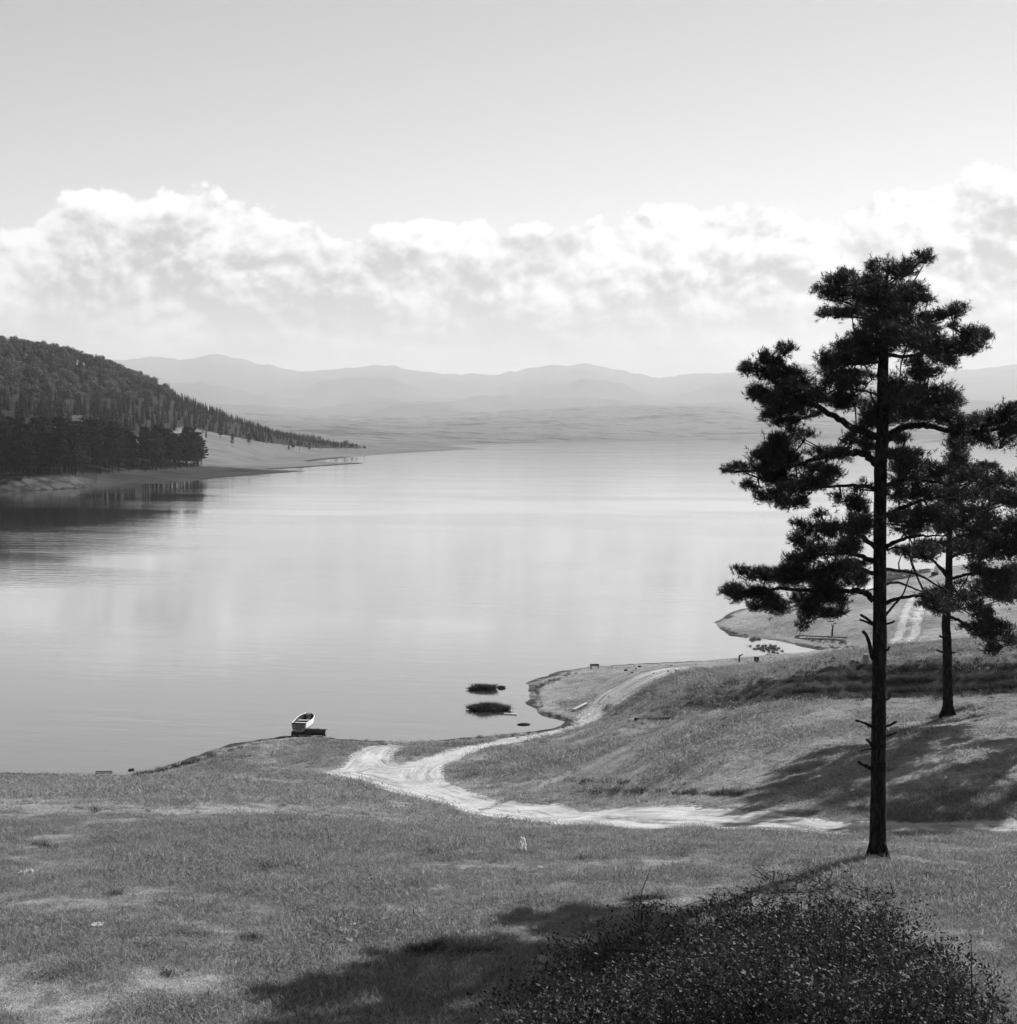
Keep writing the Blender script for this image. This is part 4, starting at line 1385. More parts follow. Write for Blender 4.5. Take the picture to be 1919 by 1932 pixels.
tag(gn_scatter('hillside_wood', wood[rest], wrot[rest], np.repeat(wsc[rest][:, None], 3, 1), kind[rest], srcs), 'mixed wood covering the hillside across the lake', 'wood', kind='stuff')

# dark pine stand on the left shore: every tree a thing
pine_vars = [far_pine_meshes(100 + k, 13.0 + 1.0 * k, 2200, 0.22 + .03 * k, 2.7) for k in range(4)]
for a, b in pine_vars:
    a.materials.append(M['bark'])
    b.materials.append(M['far_needles'])


def place_pine(name, k, p, s, rz, label, group, sx=1.0):
    root = empty(name, p, rz)
    root.scale = (s * sx, s * sx, s)
    for nm, me in zip(('trunk', 'crown'), pine_vars[k]):
        o = bpy.data.objects.new(nm, me)
        link(o, root)
    return tag(root, label, 'tree', group)


stand = scatter_points(stand_poly, 300, 480, 800, -0.40, -0.15, 23)
spx, _ = project(stand[:, 0], stand[:, 1], stand[:, 2])
for i, p in enumerate(stand):
    if spx[i] < -120:
        continue
    place_pine('pine_tree', i % 4, tuple(p - np.array([0, 0, .2])), random.uniform(.85, 1.15), random.uniform(0, 6.28),
               'dark tall pine packed into the stand on the left shore', 'pines of the dark shore stand')


def far_hit(px, py, d0=430, d1=3000):
    rx, rz = ray(px, py)
    D = np.exp(np.linspace(math.log(d0), math.log(d1), 1500))
    z, _, _ = far_height(rx * D, D)
    g = np.maximum(z, 0) - (CAM_Z + rz * D)
    i = max(1, int(np.argmax(g >= 0)))
    return Vector((rx * D[i], D[i], float(max(z[i], 0.0))))


edge_trees = [(352, 883, 0.80, 1), (372, 880, 1.02, 3), (381, 879, .85, 2), (362, 881, .9, 0)]
for i, (px, py, s, k) in enumerate(edge_trees):
    p = far_hit(px, py)
    place_pine('pine_tree', k, tuple(p), s, i * 1.3, ('third pine from the right end of the dark shore stand', 'tallest pine at the right end of the dark shore stand',
               'last small pine at the right end of the dark shore stand', 'second pine from the right end of the dark shore stand')[i], 'pines of the dark shore stand', 1.15)
lone = [(389, 830, 15, .8, 'slender dark tree alone on the bright meadow, leftmost of the loose ones'), (416, 827, 26, 1.0, 'tree at the meadow top in front of the wood edge, above a long shadow'),
        (438, 844, 24, .9, 'lone conifer low on the bright meadow with its shadow to the left'), (470, 842, 22, 1.0, 'tree at the lower wood edge right of the lone meadow conifer'),
        (545, 850, 9, 1.3, 'small round bush tree left of the broad meadow tree'), (584, 851, 17, .9, 'thin pale tree just right of the broad meadow tree')]
for px, py, hpx, sx, lab in lone:
    p = far_hit(px, py)
    s = hpx * p.y / FOC / 14.5
    place_pine('meadow_tree', int(px) % 4, tuple(p), s, px, lab, 'loose trees on the far meadow', sx)
for px, py, hpx, lab in ((553, 850, 11, 'smaller of the two touching round trees on the far meadow'), (565, 851, 20, 'broad round-crowned tree standing on the far meadow'),
                         (634, 847, 12, 'leftmost of the round trees in the row past the wood end'), (652, 849, 17, 'tallest round tree in the row past the wood end'),
                         (664, 849, 12, 'round tree between the tallest one and the row end'), (672, 849, 10, 'low round tree near the end of the row past the wood'), (688, 849, 7, 'last tiny tree of the row past the wood end')):
    p = far_hit(px, py)
    o = bpy.data.objects.new('broadleaf_tree', hill_src[3 + int(px) % 3][1])
    link(o)
    s = hpx * p.y / FOC / 10.0
    o.location = tuple(p)
    o.scale = (s, s, s)
    tag(o, lab, 'tree', 'loose trees on the far meadow')

# small white hut among the trees
p = far_hit(147, 806)
hut = empty('hut', tuple(p), R(20))
b = MB(); b.box((0, 0, 2.0), (7.5, 6, 5.0)); b.build('wall', M['plaster'], hut)
b = MB(); b.add([(-4.1, -3.5, 4.3), (4.1, -3.5, 4.3), (4.1, 3.5, 4.3), (-4.1, 3.5, 4.3), (-4.1, 0, 6.6), (4.1, 0, 6.6)], [(0, 1, 5, 4), (2, 3, 4, 5), (0, 4, 3), (1, 2, 5), (0, 3, 2, 1)])
b.build('roof', M['roof'], hut)
for sx in (-2, 2):
    b = MB(); b.box((sx, -3.05, 2.4), (1.0, .1, 1.3)); b.build('window', M['glass'], hut)
tag(hut, 'tiny white hut half hidden among the trees above the dark stand', 'hut')

# ------------------------------------------------------------------ boat on the shore
pb = ground_hit(570, 1389)
PPM = FOC / pb.y                                                    # traced pixels per metre
boat = empty('rowing_boat', (pb.x - 0.1, pb.y + 1.45, max(pb.z, 0.12) + 0.14), 0)
Lb, Bb, Hb = 3.5, 1.36, 0.62
boat.rotation_euler = (R(1.5), 0, R(180 - 5))
boat.scale = (.82, .82, .82)
ns, npf = 22, 9


def hull_pt(s, q, inset=0.0):
    """s 0 bow (towards camera, -Y) .. 1 stern, q -1..1 across the section"""
    wid = Bb / 2 * (1 - (1 - min(1, s * 2.3 + .16)) ** 2.6) * (1 - .16 * max(0, s - .6) / .4) - inset
    wid = max(wid, 0.02)
    sheer = Hb * (1.0 + 0.42 * (1 - s) ** 2.2 + .10 * s ** 2)
    keel = 0.30 * max(0, (0.16 - s) / 0.16) ** 1.6
    a = abs(q)
    y = -Lb / 2 + Lb * s - (0.18 * (1 - s) ** 6) * a ** 2
    x = math.copysign(wid * (1 - (1 - min(1, a * 1.05)) ** 2.0) ** .62, q) if a > 1e-6 else 0
    z = keel + inset * .8 + (sheer - keel - inset * .8) * a ** 1.9
    return (x, y, z)


def hull(inset):
    vs = [hull_pt(i / ns, -1 + 2 * j / (2 * npf), inset) for i in range(ns + 1) for j in range(2 * npf + 1)]
    w_ = 2 * npf + 1
    fs = [(i * w_ + j, i * w_ + j + 1, (i + 1) * w_ + j + 1, (i + 1) * w_ + j) for i in range(ns) for j in range(2 * npf)]
    return vs, fs


vs, fs = hull(0)
w_ = 2 * npf + 1
top_f = [q for q in fs]
zlim = 0.26
b = MB(); b.add(vs, [q for q in fs if np.mean([vs[i][2] for i in q]) > zlim] + [tuple(ns * w_ + j for j in range(w_)), tuple(reversed([j for j in range(w_)]))])
b.build('hull', M['paint'], boat, True)
b = MB(); b.add(vs, [q for q in fs if np.mean([vs[i][2] for i in q]) <= zlim]); b.build('tarred_bottom', M['tar'], boat, True)
vi, fi = hull(0.045)
b = MB(); b.add(vi, [tuple(reversed(q)) for q in fi] + [tuple(reversed([ns * w_ + j for j in range(w_)]))]); b.build('lining', M['dark_wood'], boat, True)
for sgn in (0, 2 * npf):
    b = MB(); b.tube([Vector(vs[i * w_ + sgn]) + Vector((0, 0, .01)) for i in range(ns + 1)], 0.042, 6); b.build('gunwale', M['paint'], boat, True)
b = MB(); b.tube([Vector(vs[j]) + Vector((0, -.02, 0)) for j in range(w_)], .05, 6); b.build('stem', M['dark_wood'], boat)
b = MB(); b.tube([Vector(vs[ns * w_]), (Vector(vs[ns * w_]) + Vector(vs[ns * w_ + 2 * npf])) / 2 + Vector((0, .03, .02)), Vector(vs[ns * w_ + 2 * npf])], .045, 6); b.build('transom_rail', M['dark_wood'], boat)
b = MB(); b.box((0, -Lb / 2 + .10, Hb * 1.33), (.34, .5, .05)); b.build('bow_deck', M['dark_wood'], boat)
for s in (0.30, 0.56, 0.84):
    x = hull_pt(s, 0.86, .04)
    b = MB(); b.box((0, x[1], x[2] - .06), (2 * x[0], .30, .045)); b.build('thwart', M['paint'], boat)
for i in (4, 8, 12, 16, 19):
    b = MB(); b.tube([Vector(vi[i * w_ + j]) + Vector((0, 0, .012)) for j in range(1, w_ - 1)], .02, 5); b.build('rib', M['paint'], boat)
tag(boat, 'small white rowing boat with dark inside pulled up on the lake shore', 'boat')
# timber roller beside it
lg = empty('log', (pb.x + 0.70, pb.y + 0.15, max(pb.z, .05) + 0.22), R(-16))
b = MB(); b.tube([Vector((-.95 + .19 * i, 0, .012 * math.sin(i))) for i in range(11)], [0.23 + .012 * math.sin(i * 2.1) for i in range(11)], 16, False, .03); b.build('bark', M['dark_wood'], lg, True)
for sx in (-.95, .95):
    b = MB(); b.tube([(sx - .012, 0, .0), (sx + .012, 0, 0)], .215, 16); b.build('cut_end', M['old_wood'], lg)
tag(lg, 'short dark log lying on the shore against the right side of the boat', 'log')
# prop under the bow
b = MB(); b.box((pb.x - .42, pb.y + .2, max(pb.z, .05) + .12), (.55, .6, .26)); 
o = b.build('timber_block', M['tar']); tag(o, 'black timber block propping the near end of the boat', 'block')


# ------------------------------------------------------------------ grass tussock islets
def blades(mb_rng, centres, n, hmin, hmax, spread, width, lean=.35):
    k = len(centres)
    P = np.repeat(np.asarray(centres), n, 0) + np.concatenate([mb_rng.normal(size=(k * n, 2)) * spread, np.zeros((k * n, 1))], 1)
    h = hmin + (hmax - hmin) * mb_rng.random((k * n, 1))
    d = np.concatenate([mb_rng.normal(size=(k * n, 2)) * lean, np.ones((k * n, 1))], 1)
    an = mb_rng.random(k * n) * 6.28
    s = np.stack([np.cos(an), np.sin(an), 0 * an], 1) * width / 2
    mid = P + d * h * .55
    tip = P + d * h + np.concatenate([d[:, :2] * h * .5, -0.15 * h], 1)
    v = np.stack([P - s, P + s, mid + s * .7, mid - s * .7, tip], 1).reshape(-1, 3)
    b0 = np.arange(len(P))[:, None] * 5
    tris = np.concatenate([b0 + np.array([[0, 1, 2]]), b0 + np.array([[0, 2, 3]]), b0 + np.array([[3, 2, 4]])])
    return v, tris


ri = np.random.default_rng(31)


def islet(px0, px1, py, lumps, label, hmax):
    x0, y0 = W(px0, py)
    x1, y1 = W(px1, py)
    root = empty('grass_islet', ((x0 + x1) / 2, y0, 0))
    Wd = (x1 - x0) / 2
    cs = []
    b = MB()
    for fx, fy, s in lumps:
        cx, cy = fx * Wd, fy * 1.2
        ring = []
        for k in range(14):
            an = 2 * math.pi * k / 14
            rr = s * random.uniform(.8, 1.2)
            ring.append((cx + math.cos(an) * rr * 1.15, cy + math.sin(an) * rr, -.12))
        vs_ = ring + [(cx + (x - cx) * .6, cy + (y - cy) * .6, .16 + random.uniform(-.04, .06)) for x, y, z in ring] + [(cx, cy, .24)]
        b.add(vs_, [(k, (k + 1) % 14, 14 + (k + 1) % 14, 14 + k) for k in range(14)] + [(14 + k, 14 + (k + 1) % 14, 28) for k in range(14)])
        m = int(22 * s / .4)
        q = ri.normal(size=(m, 2)) * s * .55
        hl = hmax * random.uniform(.45, 1.1)
        cs.append(blades(ri, np.stack([cx + q[:, 0], cy + q[:, 1], np.full(m, .05)], 1), 22, hl * .2, hl, .09, .032, .5))
    b.build('mound', M['weed'], root)
    v = np.concatenate([c[0] for c in cs])
    o_ = np.cumsum([0] + [len(c[0]) for c in cs])
    f = np.concatenate([c[1] + k for c, k in zip(cs, o_)])
    tag(mobj('reeds', mesh_np('reeds', v, f), M['sedge'], root), kind='stuff')
    return tag(root, label, 'islet')


islet(887, 958, 1338, [(-.75, 0, .45), (-.45, .3, .55), (-.1, 0, .50), (.2, .2, .5), (.5, 0, .55), (.78, -.2, .35), (.3, -.5, .4), (-.4, -.4, .4)], 'larger of two dark tufted grass islets in the shallows, nearer the shore', .62)
islet(887, 934, 1301, [(-.75, 0, .35), (-.35, .1, .45), (.0, 0, .45), (.35, 0, .3), (.82, 0, .34)], 'smaller dark grass islet in the shallows, farther out', .5)


def plank(name, p0, p1, wdt, thk, mat, label, cat, z=.04, parent=None):
    a, c = Vector(p0), Vector(p1)
    d = c - a
    o_ = MB()
    n = 8
    prof = [(-wdt / 2, -thk / 2), (wdt / 2, -thk / 2), (wdt / 2, thk / 2), (-wdt / 2, thk / 2)]
    vs_ = []
    for i in range(n + 1):
        t = i / n
        jit = random.uniform(-.012, .012)
        for x, zz in prof:
            vs_.append((d.length * (t - .5), x * (1 + jit * 3), zz + jit * .4))
    fs_ = [(i * 4 + k, i * 4 + (k + 1) % 4, (i + 1) * 4 + (k + 1) % 4, (i + 1) * 4 + k) for i in range(n) for k in range(4)]
    fs_ += [(3, 2, 1, 0), tuple(n * 4 + k for k in range(4))]
    o_.add(vs_, fs_)
    o = o_.build(name, mat)
    o.location = (a + c) / 2 + Vector((0, 0, z))
    o.rotation_euler = (0, -math.atan2(d.z, math.hypot(d.x, d.y)), math.atan2(d.y, d.x))
    return tag(o, label, cat)


def w3(px, py, z=0.0):
    x, y = W(px, py, z)
    return Vector((x, y, z))


plank('plank', w3(951, 1347), w3(976, 1349), .16, .07, M['pale_wood'], 'pale plank floating beside the larger grass islet', 'plank', .03)
plank('plank', ground_hit(1083, 1342), ground_hit(1107, 1330), .22, .12, M['pale_wood'], 'white plank lying on the grass beside the sandy track', 'plank', .10)
plank('beam', ground_hit(1199, 1360), ground_hit(1267, 1358), .16, .16, M['tar'], 'long black beam lying in the grass below the gully', 'beam', .10)
plank('plank', w3(180, 1457.5), w3(212, 1457), .10, .05, M['dark_wood'], 'dark board floating off the left shore', 'plank', .05)


def clod(name, p, rx, ry, rz, mat, label, cat, group=None, seed=0, sub=0.2):
    r = random.Random(seed)
    nlat, nlon = 6, 10
    vs_ = [(0, 0, rz)]
    for i in range(1, nlat):
        th = math.pi * i / nlat
        for k in range(nlon):
            ph = 2 * math.pi * k / nlon
            f = 1 + r.uniform(-.22, .22)
            vs_.append((rx * math.sin(th) * math.cos(ph) * f, ry * math.sin(th) * math.sin(ph) * f, rz * math.cos(th) * (1 + r.uniform(-.12, .12))))
    vs_.append((0, 0, -rz))
    fs_ = [(0, 1 + k, 1 + (k + 1) % nlon) for k in range(nlon)]
    for i in range(nlat - 2):
        for k in range(nlon):
            a = 1 + i * nlon + k
            c = 1 + i * nlon + (k + 1) % nlon
            fs_.append((a, a + nlon, c + nlon, c))
    lst = len(vs_) - 1
    fs_ += [(lst, lst - nlon + (k + 1) % nlon, lst - nlon + k) for k in range(nlon)]
    b_ = MB(); b_.add(vs_, fs_)
    o = b_.build(name, mat, None, False)
    o.location = Vector(p) + Vector((0, 0, rz * (1 - 2 * sub)))
    o.rotation_euler = (0, 0, r.uniform(0, 6.28))
    return tag(o, label, cat, group)


clod('mud_lump', w3(946, 1298), .34, .25, .12, M['weed'], 'small mud lump right of the smaller grass islet', 'mud', None, 1)
clod('mud_lump', w3(988, 1367), .45, .22, .07, M['weed'], 'flat dark mud lump alone in the shallow cove', 'mud', None, 2)
clod('mud_lump', w3(248, 1453), .20, .14, .06, M['weed'], 'dark lump in the water off the left shore', 'mud', None, 3)

# floating weed in the bay
for i, (px, py, w, lab) in enumerate(((1426, 1206.5, 10, 'thin strip of floating weed at the mouth of the bay'), (1444, 1222, 26, 'largest dark raft of floating weed in the bay'), (1456, 1230, 14, 'smaller weed raft just below the largest one in the bay'))):
    c = w3(px, py)
    root = empty('weed_raft', tuple(c))
    n = 26 if w > 20 else 12
    b = MB()
    cs = []
    for k in range(n):
        x = random.uniform(-1, 1) * w * c.y / FOC
        y = random.gauss(0, .9 if w > 12 else .35)
        s = random.uniform(.12, .34)
        b.add([(x - s, y, .02), (x, y - s * .8, .02), (x + s, y, .02), (x, y + s * .8, .02), (x, y, .10)], [(0, 1, 4), (1, 2, 4), (2, 3, 4), (3, 0, 4)])
        cs.append((x, y, .02))
    b.build('mat', M['weed'], root)
    v, f = blades(ri, np.array(cs), 10, .08, .26, .14, .04)
    tag(mobj('shoots', mesh_np('shoots', v, f), M['sedge'], root), kind='stuff')
    tag(root, lab, 'water weed', 'weed rafts in the bay')

# bench at the water's edge
p = ground_hit(1122, 1262)
bench = empty('bench', tuple(p), R(8))
bench.scale = (.62, .62, .55)
b = MB(); b.box((0, 0, .48), (1.25, .32, .07)); b.build('seat', M['dark_wood'], bench)
b = MB(); b.box((.02, .20, .62), (1.25, .06, .20)); b.build('backrest', M['dark_wood'], bench)
for sx in (-.5, .5):
    b = MB(); b.box((sx, 0, .2), (.09, .28, .50)); b.build('leg', M['dark_wood'], bench)
tag(bench, 'small dark wooden bench at the water edge of the grassy point', 'bench')


# stumps, posts
def stump(px, py, r, h, mat, label):
    p = ground_hit(px, py)
    root = empty('tree_stump', tuple(p))
    b = MB()
    b.tube([(0, 0, -.15), (0, 0, .05), (0, .01, h * .5), (.02, 0, h)], [r * 1.5, r * 1.15, r, r * .92], 12, True, .10)
    b.build('stem', mat, root)
    b = MB(); b.tube([(.02, 0, h), (.02, 0, h + .015)], r * .82, 12); b.build('cut_face', M['old_wood'], root)
    for k in range(4):
        an = k * 1.6 + .4
        b = MB(); b.tube([(math.cos(an) * r * .6, math.sin(an) * r * .6, .10), (math.cos(an) * r * 2.2, math.sin(an) * r * 2.2, -.06)], [r * .35, r * .12], 6); b.build('root', mat, root)
    return tag(root, label, 'stump')


stump(1427, 1255, .20, .62, M['dark_wood'], 'upright dark tree stump near the bay shore')
stump(1633, 1253, .18, .60, M['old_wood'], 'pale grey stump left of the tall pine trunk, beyond the gully')
p = ground_hit(1395, 1249)
b = MB(); b.tube([(0, 0, -.2), (0, 0, .35), (.03, 0, .55)], [.07, .06, .05], 8); b.tube([(0, 0, .42), (.28, 0, .62)], [.05, .04], 6)
o = b.build('forked_post', M['dark_wood'], None, False, p); tag(o, 'short forked post standing on the shore left of the dark stump', 'post')
p = ground_hit(1570, 1200)
b = MB(); b.tube([(0, 0, -.2), (.02, 0, .5), (.08, 0, .9), (.2, 0, 1.2), (.4, 0, 1.25)], [.09, .08, .07, .06, .05], 8); b.tube([(.08, 0, .9), (-.08, 0, 1.1)], [.05, .03], 6)
o = b.build('dead_snag', M['dark_wood'], None, False, p); tag(o, 'bent dead snag sticking up from the bay bank', 'snag')
plank('bank_shadow_strip', ground_hit(1505, 1202), ground_hit(1598, 1206), .14, .10, M['dark_wood'], 'long dark strip standing in for the bank shadow along the inner bay shore', 'log', .15)  # thin dark board drawn where the bay bank's shadow line runs

# stones and clods on the point
stones = [(1181, 1266), (1193, 1270), (1200, 1262), (1207, 1259), (1234, 1271), (1261, 1267), (1276, 1267), (1363, 1261), (1376, 1265), (1393, 1271), (1406, 1260), (1458, 1262), (1463, 1268), (1482, 1259), (1545, 1252), (1552, 1247), (1560, 1253),
          (1570, 1250), (1574, 1245), (1536, 1246), (1610, 1249), (1618, 1252), (1645, 1256), (1436, 1262), (1500, 1255), (1700, 1262), (1732, 1256), (1808, 1250)]
for i, (px, py) in enumerate(stones):
    p = ground_hit(px, py)
    s = random.uniform(.06, .15)
    clod('stone', p, s * 1.3, s, s * .8, M['stone'], 'small dark stone scattered on the grass near the bay shore', 'stone', 'stones on the grass by the bay', i + 50)

# boats and jetty under the pine branches, far right
def skiff(px, py, L, rz, label):
    x, y = W(px, py)
    root = empty('skiff', (x, y, .12), rz)
    n = 10
    vs_, vin = [], []
    for i in range(n + 1):
        s = i / n
        wd = .72 * math.sin(math.pi * (s * .80 + .06)) ** .7
        z = .5 + .2 * (2 * s - 1) ** 2
        yy = L * (s - .5)
        for q in (-1, -.8, -.4, 0, .4, .8, 1):
            vs_.append((yy, wd * q, z * abs(q) ** 2.2 - .1))
            vin.append((yy * .97, wd * q * .9, z * abs(q) ** 2.2 * .95))
    fs_ = [(i * 7 + k, i * 7 + k + 1, (i + 1) * 7 + k + 1, (i + 1) * 7 + k) for i in range(n) for k in range(6)] + [tuple(range(7)), tuple(n * 7 + k for k in range(7))]
    b = MB(); b.add(vs_, fs_); b.build('hull', M['paint'], root)
    b = MB(); b.add(vin, fs_); b.build('lining', M['old_wood'], root)
    for s in (.3, .65):
        b = MB(); b.box((L * (s - .5), 0, .38), (.25, 1.1, .05)); b.build('thwart', M['paint'], root)
    return tag(root, label, 'boat', 'skiffs moored at the far cove')


skiff(1700, 1094, 4.4, R(15), 'pale skiff moored in the cove under the pine branches, nearest one')
skiff(1712, 1089, 4.6, R(20), 'pale skiff moored in the middle of the far cove')
skiff(1726, 1084, 4.4, R(12), 'pale skiff moored rightmost in the far cove')
skiff(1693, 1086, 4.2, R(35), 'pale skiff moored farthest out in the cove')
jt = empty('jetty', (*W(1618, 1121), 0))
jd = Vector((*W(1662, 1108), 0)) - Vector((*W(1590, 1128), 0))
for k in range(9):
    c = jd * ((k + .5) / 9 - .5)
    b = MB(); b.box((c.x, c.y, .42), (jd.length / 9 * .9, 1.1, .07), Matrix.Rotation(math.atan2(jd.y, jd.x), 3, 'Z')); b.build('plank', M['pale_wood'], jt)
    if k % 2 == 0:
        b = MB(); b.tube([(c.x, c.y, -.8), (c.x, c.y, .385)], .07, 8); b.build('post', M['dark_wood'], jt)
tag(jt, 'low pale plank jetty along the shore behind the tall pine', 'jetty')
p = ground_hit(1767, 1085)
mk = empty('marker_stone', tuple(p))
b = MB(); b.add([(-.3, -.2, -.1), (.3, -.2, -.1), (.3, .2, -.1), (-.3, .2, -.1), (-.24, -.16, 1.2), (.2, -.16, 1.5), (.2, .16, 1.5), (-.24, .16, 1.2)], [(0, 1, 5, 4), (1, 2, 6, 5), (2, 3, 7, 6), (3, 0, 4, 7), (4, 5, 6, 7)])
b.build('slab', M['plaster'], mk)
b = MB(); b.box((-.3, -.1, .15), (.7, .6, .5)); b.build('base', M['stone'], mk)
tag(mk, 'white upright slab on the far grassy point between the pine trunks', 'marker')


# ------------------------------------------------------------------ litter
def paper(px, py, w, h, label, seed, upright=False):
    p = ground_hit(px, py)
    r = random.Random(seed)
    m = FOC / p.y
    W_, H_ = w / m, h / m
    n = 6
    vs_ = []
    for j in range(n + 1):
        for i in range(n + 1):
            u, v_ = i / n - .5, j / n
            ww = W_ * (1 - (.40 * v_ if upright else .25 * abs(v_ - .4)) + r.uniform(-.14, .14))
            if upright:
                vs_.append((u * ww + r.gauss(0, W_ * .06), r.gauss(0, W_ * .22), v_ * H_ + r.gauss(0, H_ * .03)))
            else:
                vs_.append((u * ww, (v_ - .5) * W_ * .8, abs(r.gauss(H_ * .35, H_ * .35)) + .03))
    fs_ = [(j * (n + 1) + i, j * (n + 1) + i + 1, (j + 1) * (n + 1) + i + 1, (j + 1) * (n + 1) + i) for j in range(n) for i in range(n)]
    b = MB(); b.add(vs_, fs_)
    o = b.build('paper_scrap', M['paper'], None, False, p + Vector((0, 0, .02)))
    sm = o.modifiers.new('thickness', 'SOLIDIFY'); sm.thickness = .004
    return tag(o, label, 'litter')


paper(987, 1607, 15, 26, 'upright crumpled white paper in the middle of the pasture', 1, True)
paper(42, 1655, 11, 9, 'left one of two white paper scraps at the left edge', 2)
paper(56, 1652, 14, 9, 'right one of two white paper scraps at the left edge', 3)
paper(184, 1751, 22, 5, 'flat white paper strip on the grass, lower left', 4)
paper(658, 1782, 14, 6, 'white paper scrap near the shadow at the bottom', 5)
paper(1010, 1757, 10, 5, 'small white scrap just above the dark shrub shadow', 6)
paper(1752, 1589, 18, 5, 'white scrap on the grass right of the tall pine', 7)
paper(1019, 1641, 12, 4, 'flat pale scrap just below the upright white paper', 8)
paper(336, 1446, 9, 6, 'white scrap on the muddy left shore', 9)
paper(665, 1751, 14, 4, 'thin pale scrap on the pasture left of the bush', 10)

# ------------------------------------------------------------------ shrub thicket at the lower right
rb = np.random.default_rng(77)


def build_bush(name, cells, label, leaf, stems=True, leaves=520):
    """cells: (x, y, radius, height) mounds standing on the ground"""
    cx = np.mean([c[0] for c in cells]); cy = np.mean([c[1] for c in cells])
    base = Vector((cx, cy, h1(cx, cy)))
    root = empty(name, tuple(base))
    LP, LN, st = [], [], MB()
    for x, y, rad, hh in cells:
        z0 = h1(x, y)
        n = int(leaves * (rad / .75) ** 1.5 * max(hh, .5))
        # shoots fan out of the ground at all angles, leaves sit in sprays along them
        ns_ = max(6, int(22 * rad))
        for k in range(ns_):
            an = rb.random() * 6.28
            rr = rad * math.sqrt(rb.random()) * 1.15
            tx, ty = x + math.cos(an) * rr, y + math.sin(an) * rr
            top_z = z0 + hh * (1 - .5 * min(1, rr / rad) ** 2) * rb.uniform(.45, 1.08) * (rb.uniform(1.15, 1.5) if rb.random() < .07 else 1)
            bx, by = x + (tx - x) * .2, y + (ty - y) * .2
            bz = h1(bx, by) - .05
            mid = Vector(((bx + tx) / 2 + rb.normal() * .12, (by + ty) / 2 + rb.normal() * .12, bz + (top_z - bz) * rb.uniform(.45, .75)))
            tip = Vector((tx + rb.normal() * .10, ty + rb.normal() * .10, top_z))
            if stems:
                st.tube([Vector((bx, by, bz)) - base, mid - base, tip - base], [.014, .009, .004], 4, False)
            m = int(n / ns_ * rb.uniform(.3, 1.7))
            nc_ = max(2, m // 14)
            tc = rb.random(nc_) ** .55
            t = np.clip(tc[rb.integers(0, nc_, m)] + rb.normal(size=m) * .03, 0, 1)
            p = np.outer((1 - t) ** 2, (bx, by, bz)) + np.outer(2 * t * (1 - t), mid) + np.outer(t * t, tip)
            o = rb.normal(size=(m, 3)) * leaf * 2.6
            sideways = np.repeat(rb.normal(size=(nc_, 3)) * leaf * 5, -(-m // nc_), 0)[:m]
            LP.append(p + o + sideways)
            LN.append(rb.normal(size=(m, 3)) * .8 + np.array([.1, .1, .45]))
    LP, LN = np.concatenate(LP), np.concatenate(LN)
    v, f = leaf_cards(LP, LN, leaf * (.45 + 1.2 * rb.random(len(LP)) ** 1.6), rb, .55)
    if stems:
        tag(st.build('stems', M['twig'], root), kind='stuff')
    tag(mobj('foliage', mesh_np('foliage', v - np.array(base), f), M['bush'], root), kind='stuff')
    return tag(root, label, 'shrub')


def mounds(n, poly_px, zfun, r0, r1):
    """mound cells spread below a traced outline"""
    out = []
    while len(out) < n:
        px = rb.uniform(min(p[0] for p in poly_px), max(p[0] for p in poly_px))
        D = rb.uniform(7.2, 14.5)
        out.append((px, D))
    return out


bush_top = np.array([(985, 1960), (1010, 1880), (1060, 1830), (1120, 1800), (1180, 1780), (1230, 1755), (1300, 1725), (1380, 1690), (1470, 1668), (1560, 1672), (1640, 1690), (1690, 1730), (1730, 1790), (1770, 1820), (1820, 1790), (1850, 1850), (1880, 1960)], float)
cells = []
tries = 0
while len(cells) < 120 and tries < 9000:
    tries += 1
    px = rb.uniform(985, 1870)
    D = rb.uniform(16.0, 23.5)
    x = (px - 959.5) / FOC * D
    z0 = h1(x, D)
    topy = np.interp(px, bush_top[:, 0], bush_top[:, 1]) + rb.normal() * 22
    _, rz = ray(px, topy)
    zmax = CAM_Z + rz * D                       # the outline's height at this distance
    hmax = zmax - z0
    want = rb.uniform(.55, 1.7)
    hh = hmax * rb.uniform(.50, 1.0) if hmax < 2.3 else want * 1.4
    if hh < .40:
        continue
    rad = rb.uniform(.45, 1.0)
    if any((x - c[0]) ** 2 + (D - c[1]) ** 2 < (.55) ** 2 for c in cells):
        continue
    cells.append((x, D, rad, hh))
build_bush('thicket', cells, 'large dark leafy shrub thicket filling the lower right corner', 0.026, True, 1400)
# thin outer growth in front of the tall pine
cells = []
for px, py in ((1480, 1672), (1530, 1668), (1580, 1672), (1420, 1690), (1360, 1700), (1640, 1685), (1690, 1680), (1300, 1720), (1460, 1650), (1550, 1650)):
    p = ground_hit(px, py + 14)
    cells.append((p.x, p.y, .55, .35))
build_bush('low_shrub', cells, 'loose low scrub between the thicket and the foot of the tall pine', 0.020, True, 420)
p = ground_hit(1203, 1745)
sap = []
# small dark sapling shrub with a bare shoot at the thicket's left top
cells = [(p.x, p.y, .16, .55), (p.x + .05, p.y, .11, .72)]
s_ = build_bush('sapling', cells, 'narrow dark sapling with a bare leaning shoot at the thicket edge', 0.022, True, 2600)
b = MB(); b.tube([(0, 0, .3), (.05, 0, .6), (.13, 0, .8), (.20, 0, 1.0)], [.010, .008, .006, .003], 5); b.build('bare_shoot', M['twig'], s_)

# ------------------------------------------------------------------ pasture grass and sedge
rg = np.random.default_rng(91)


def tuft_obj(name, n, hmin, hmax, spread, width, mat, lean):
    v, f = blades(rg, np.zeros((1, 3)), n, hmin, hmax, spread, width, lean)
    me = mesh_np(name, v, f)
    me.materials.append(mat)
    return bpy.data.objects.new(name, me)


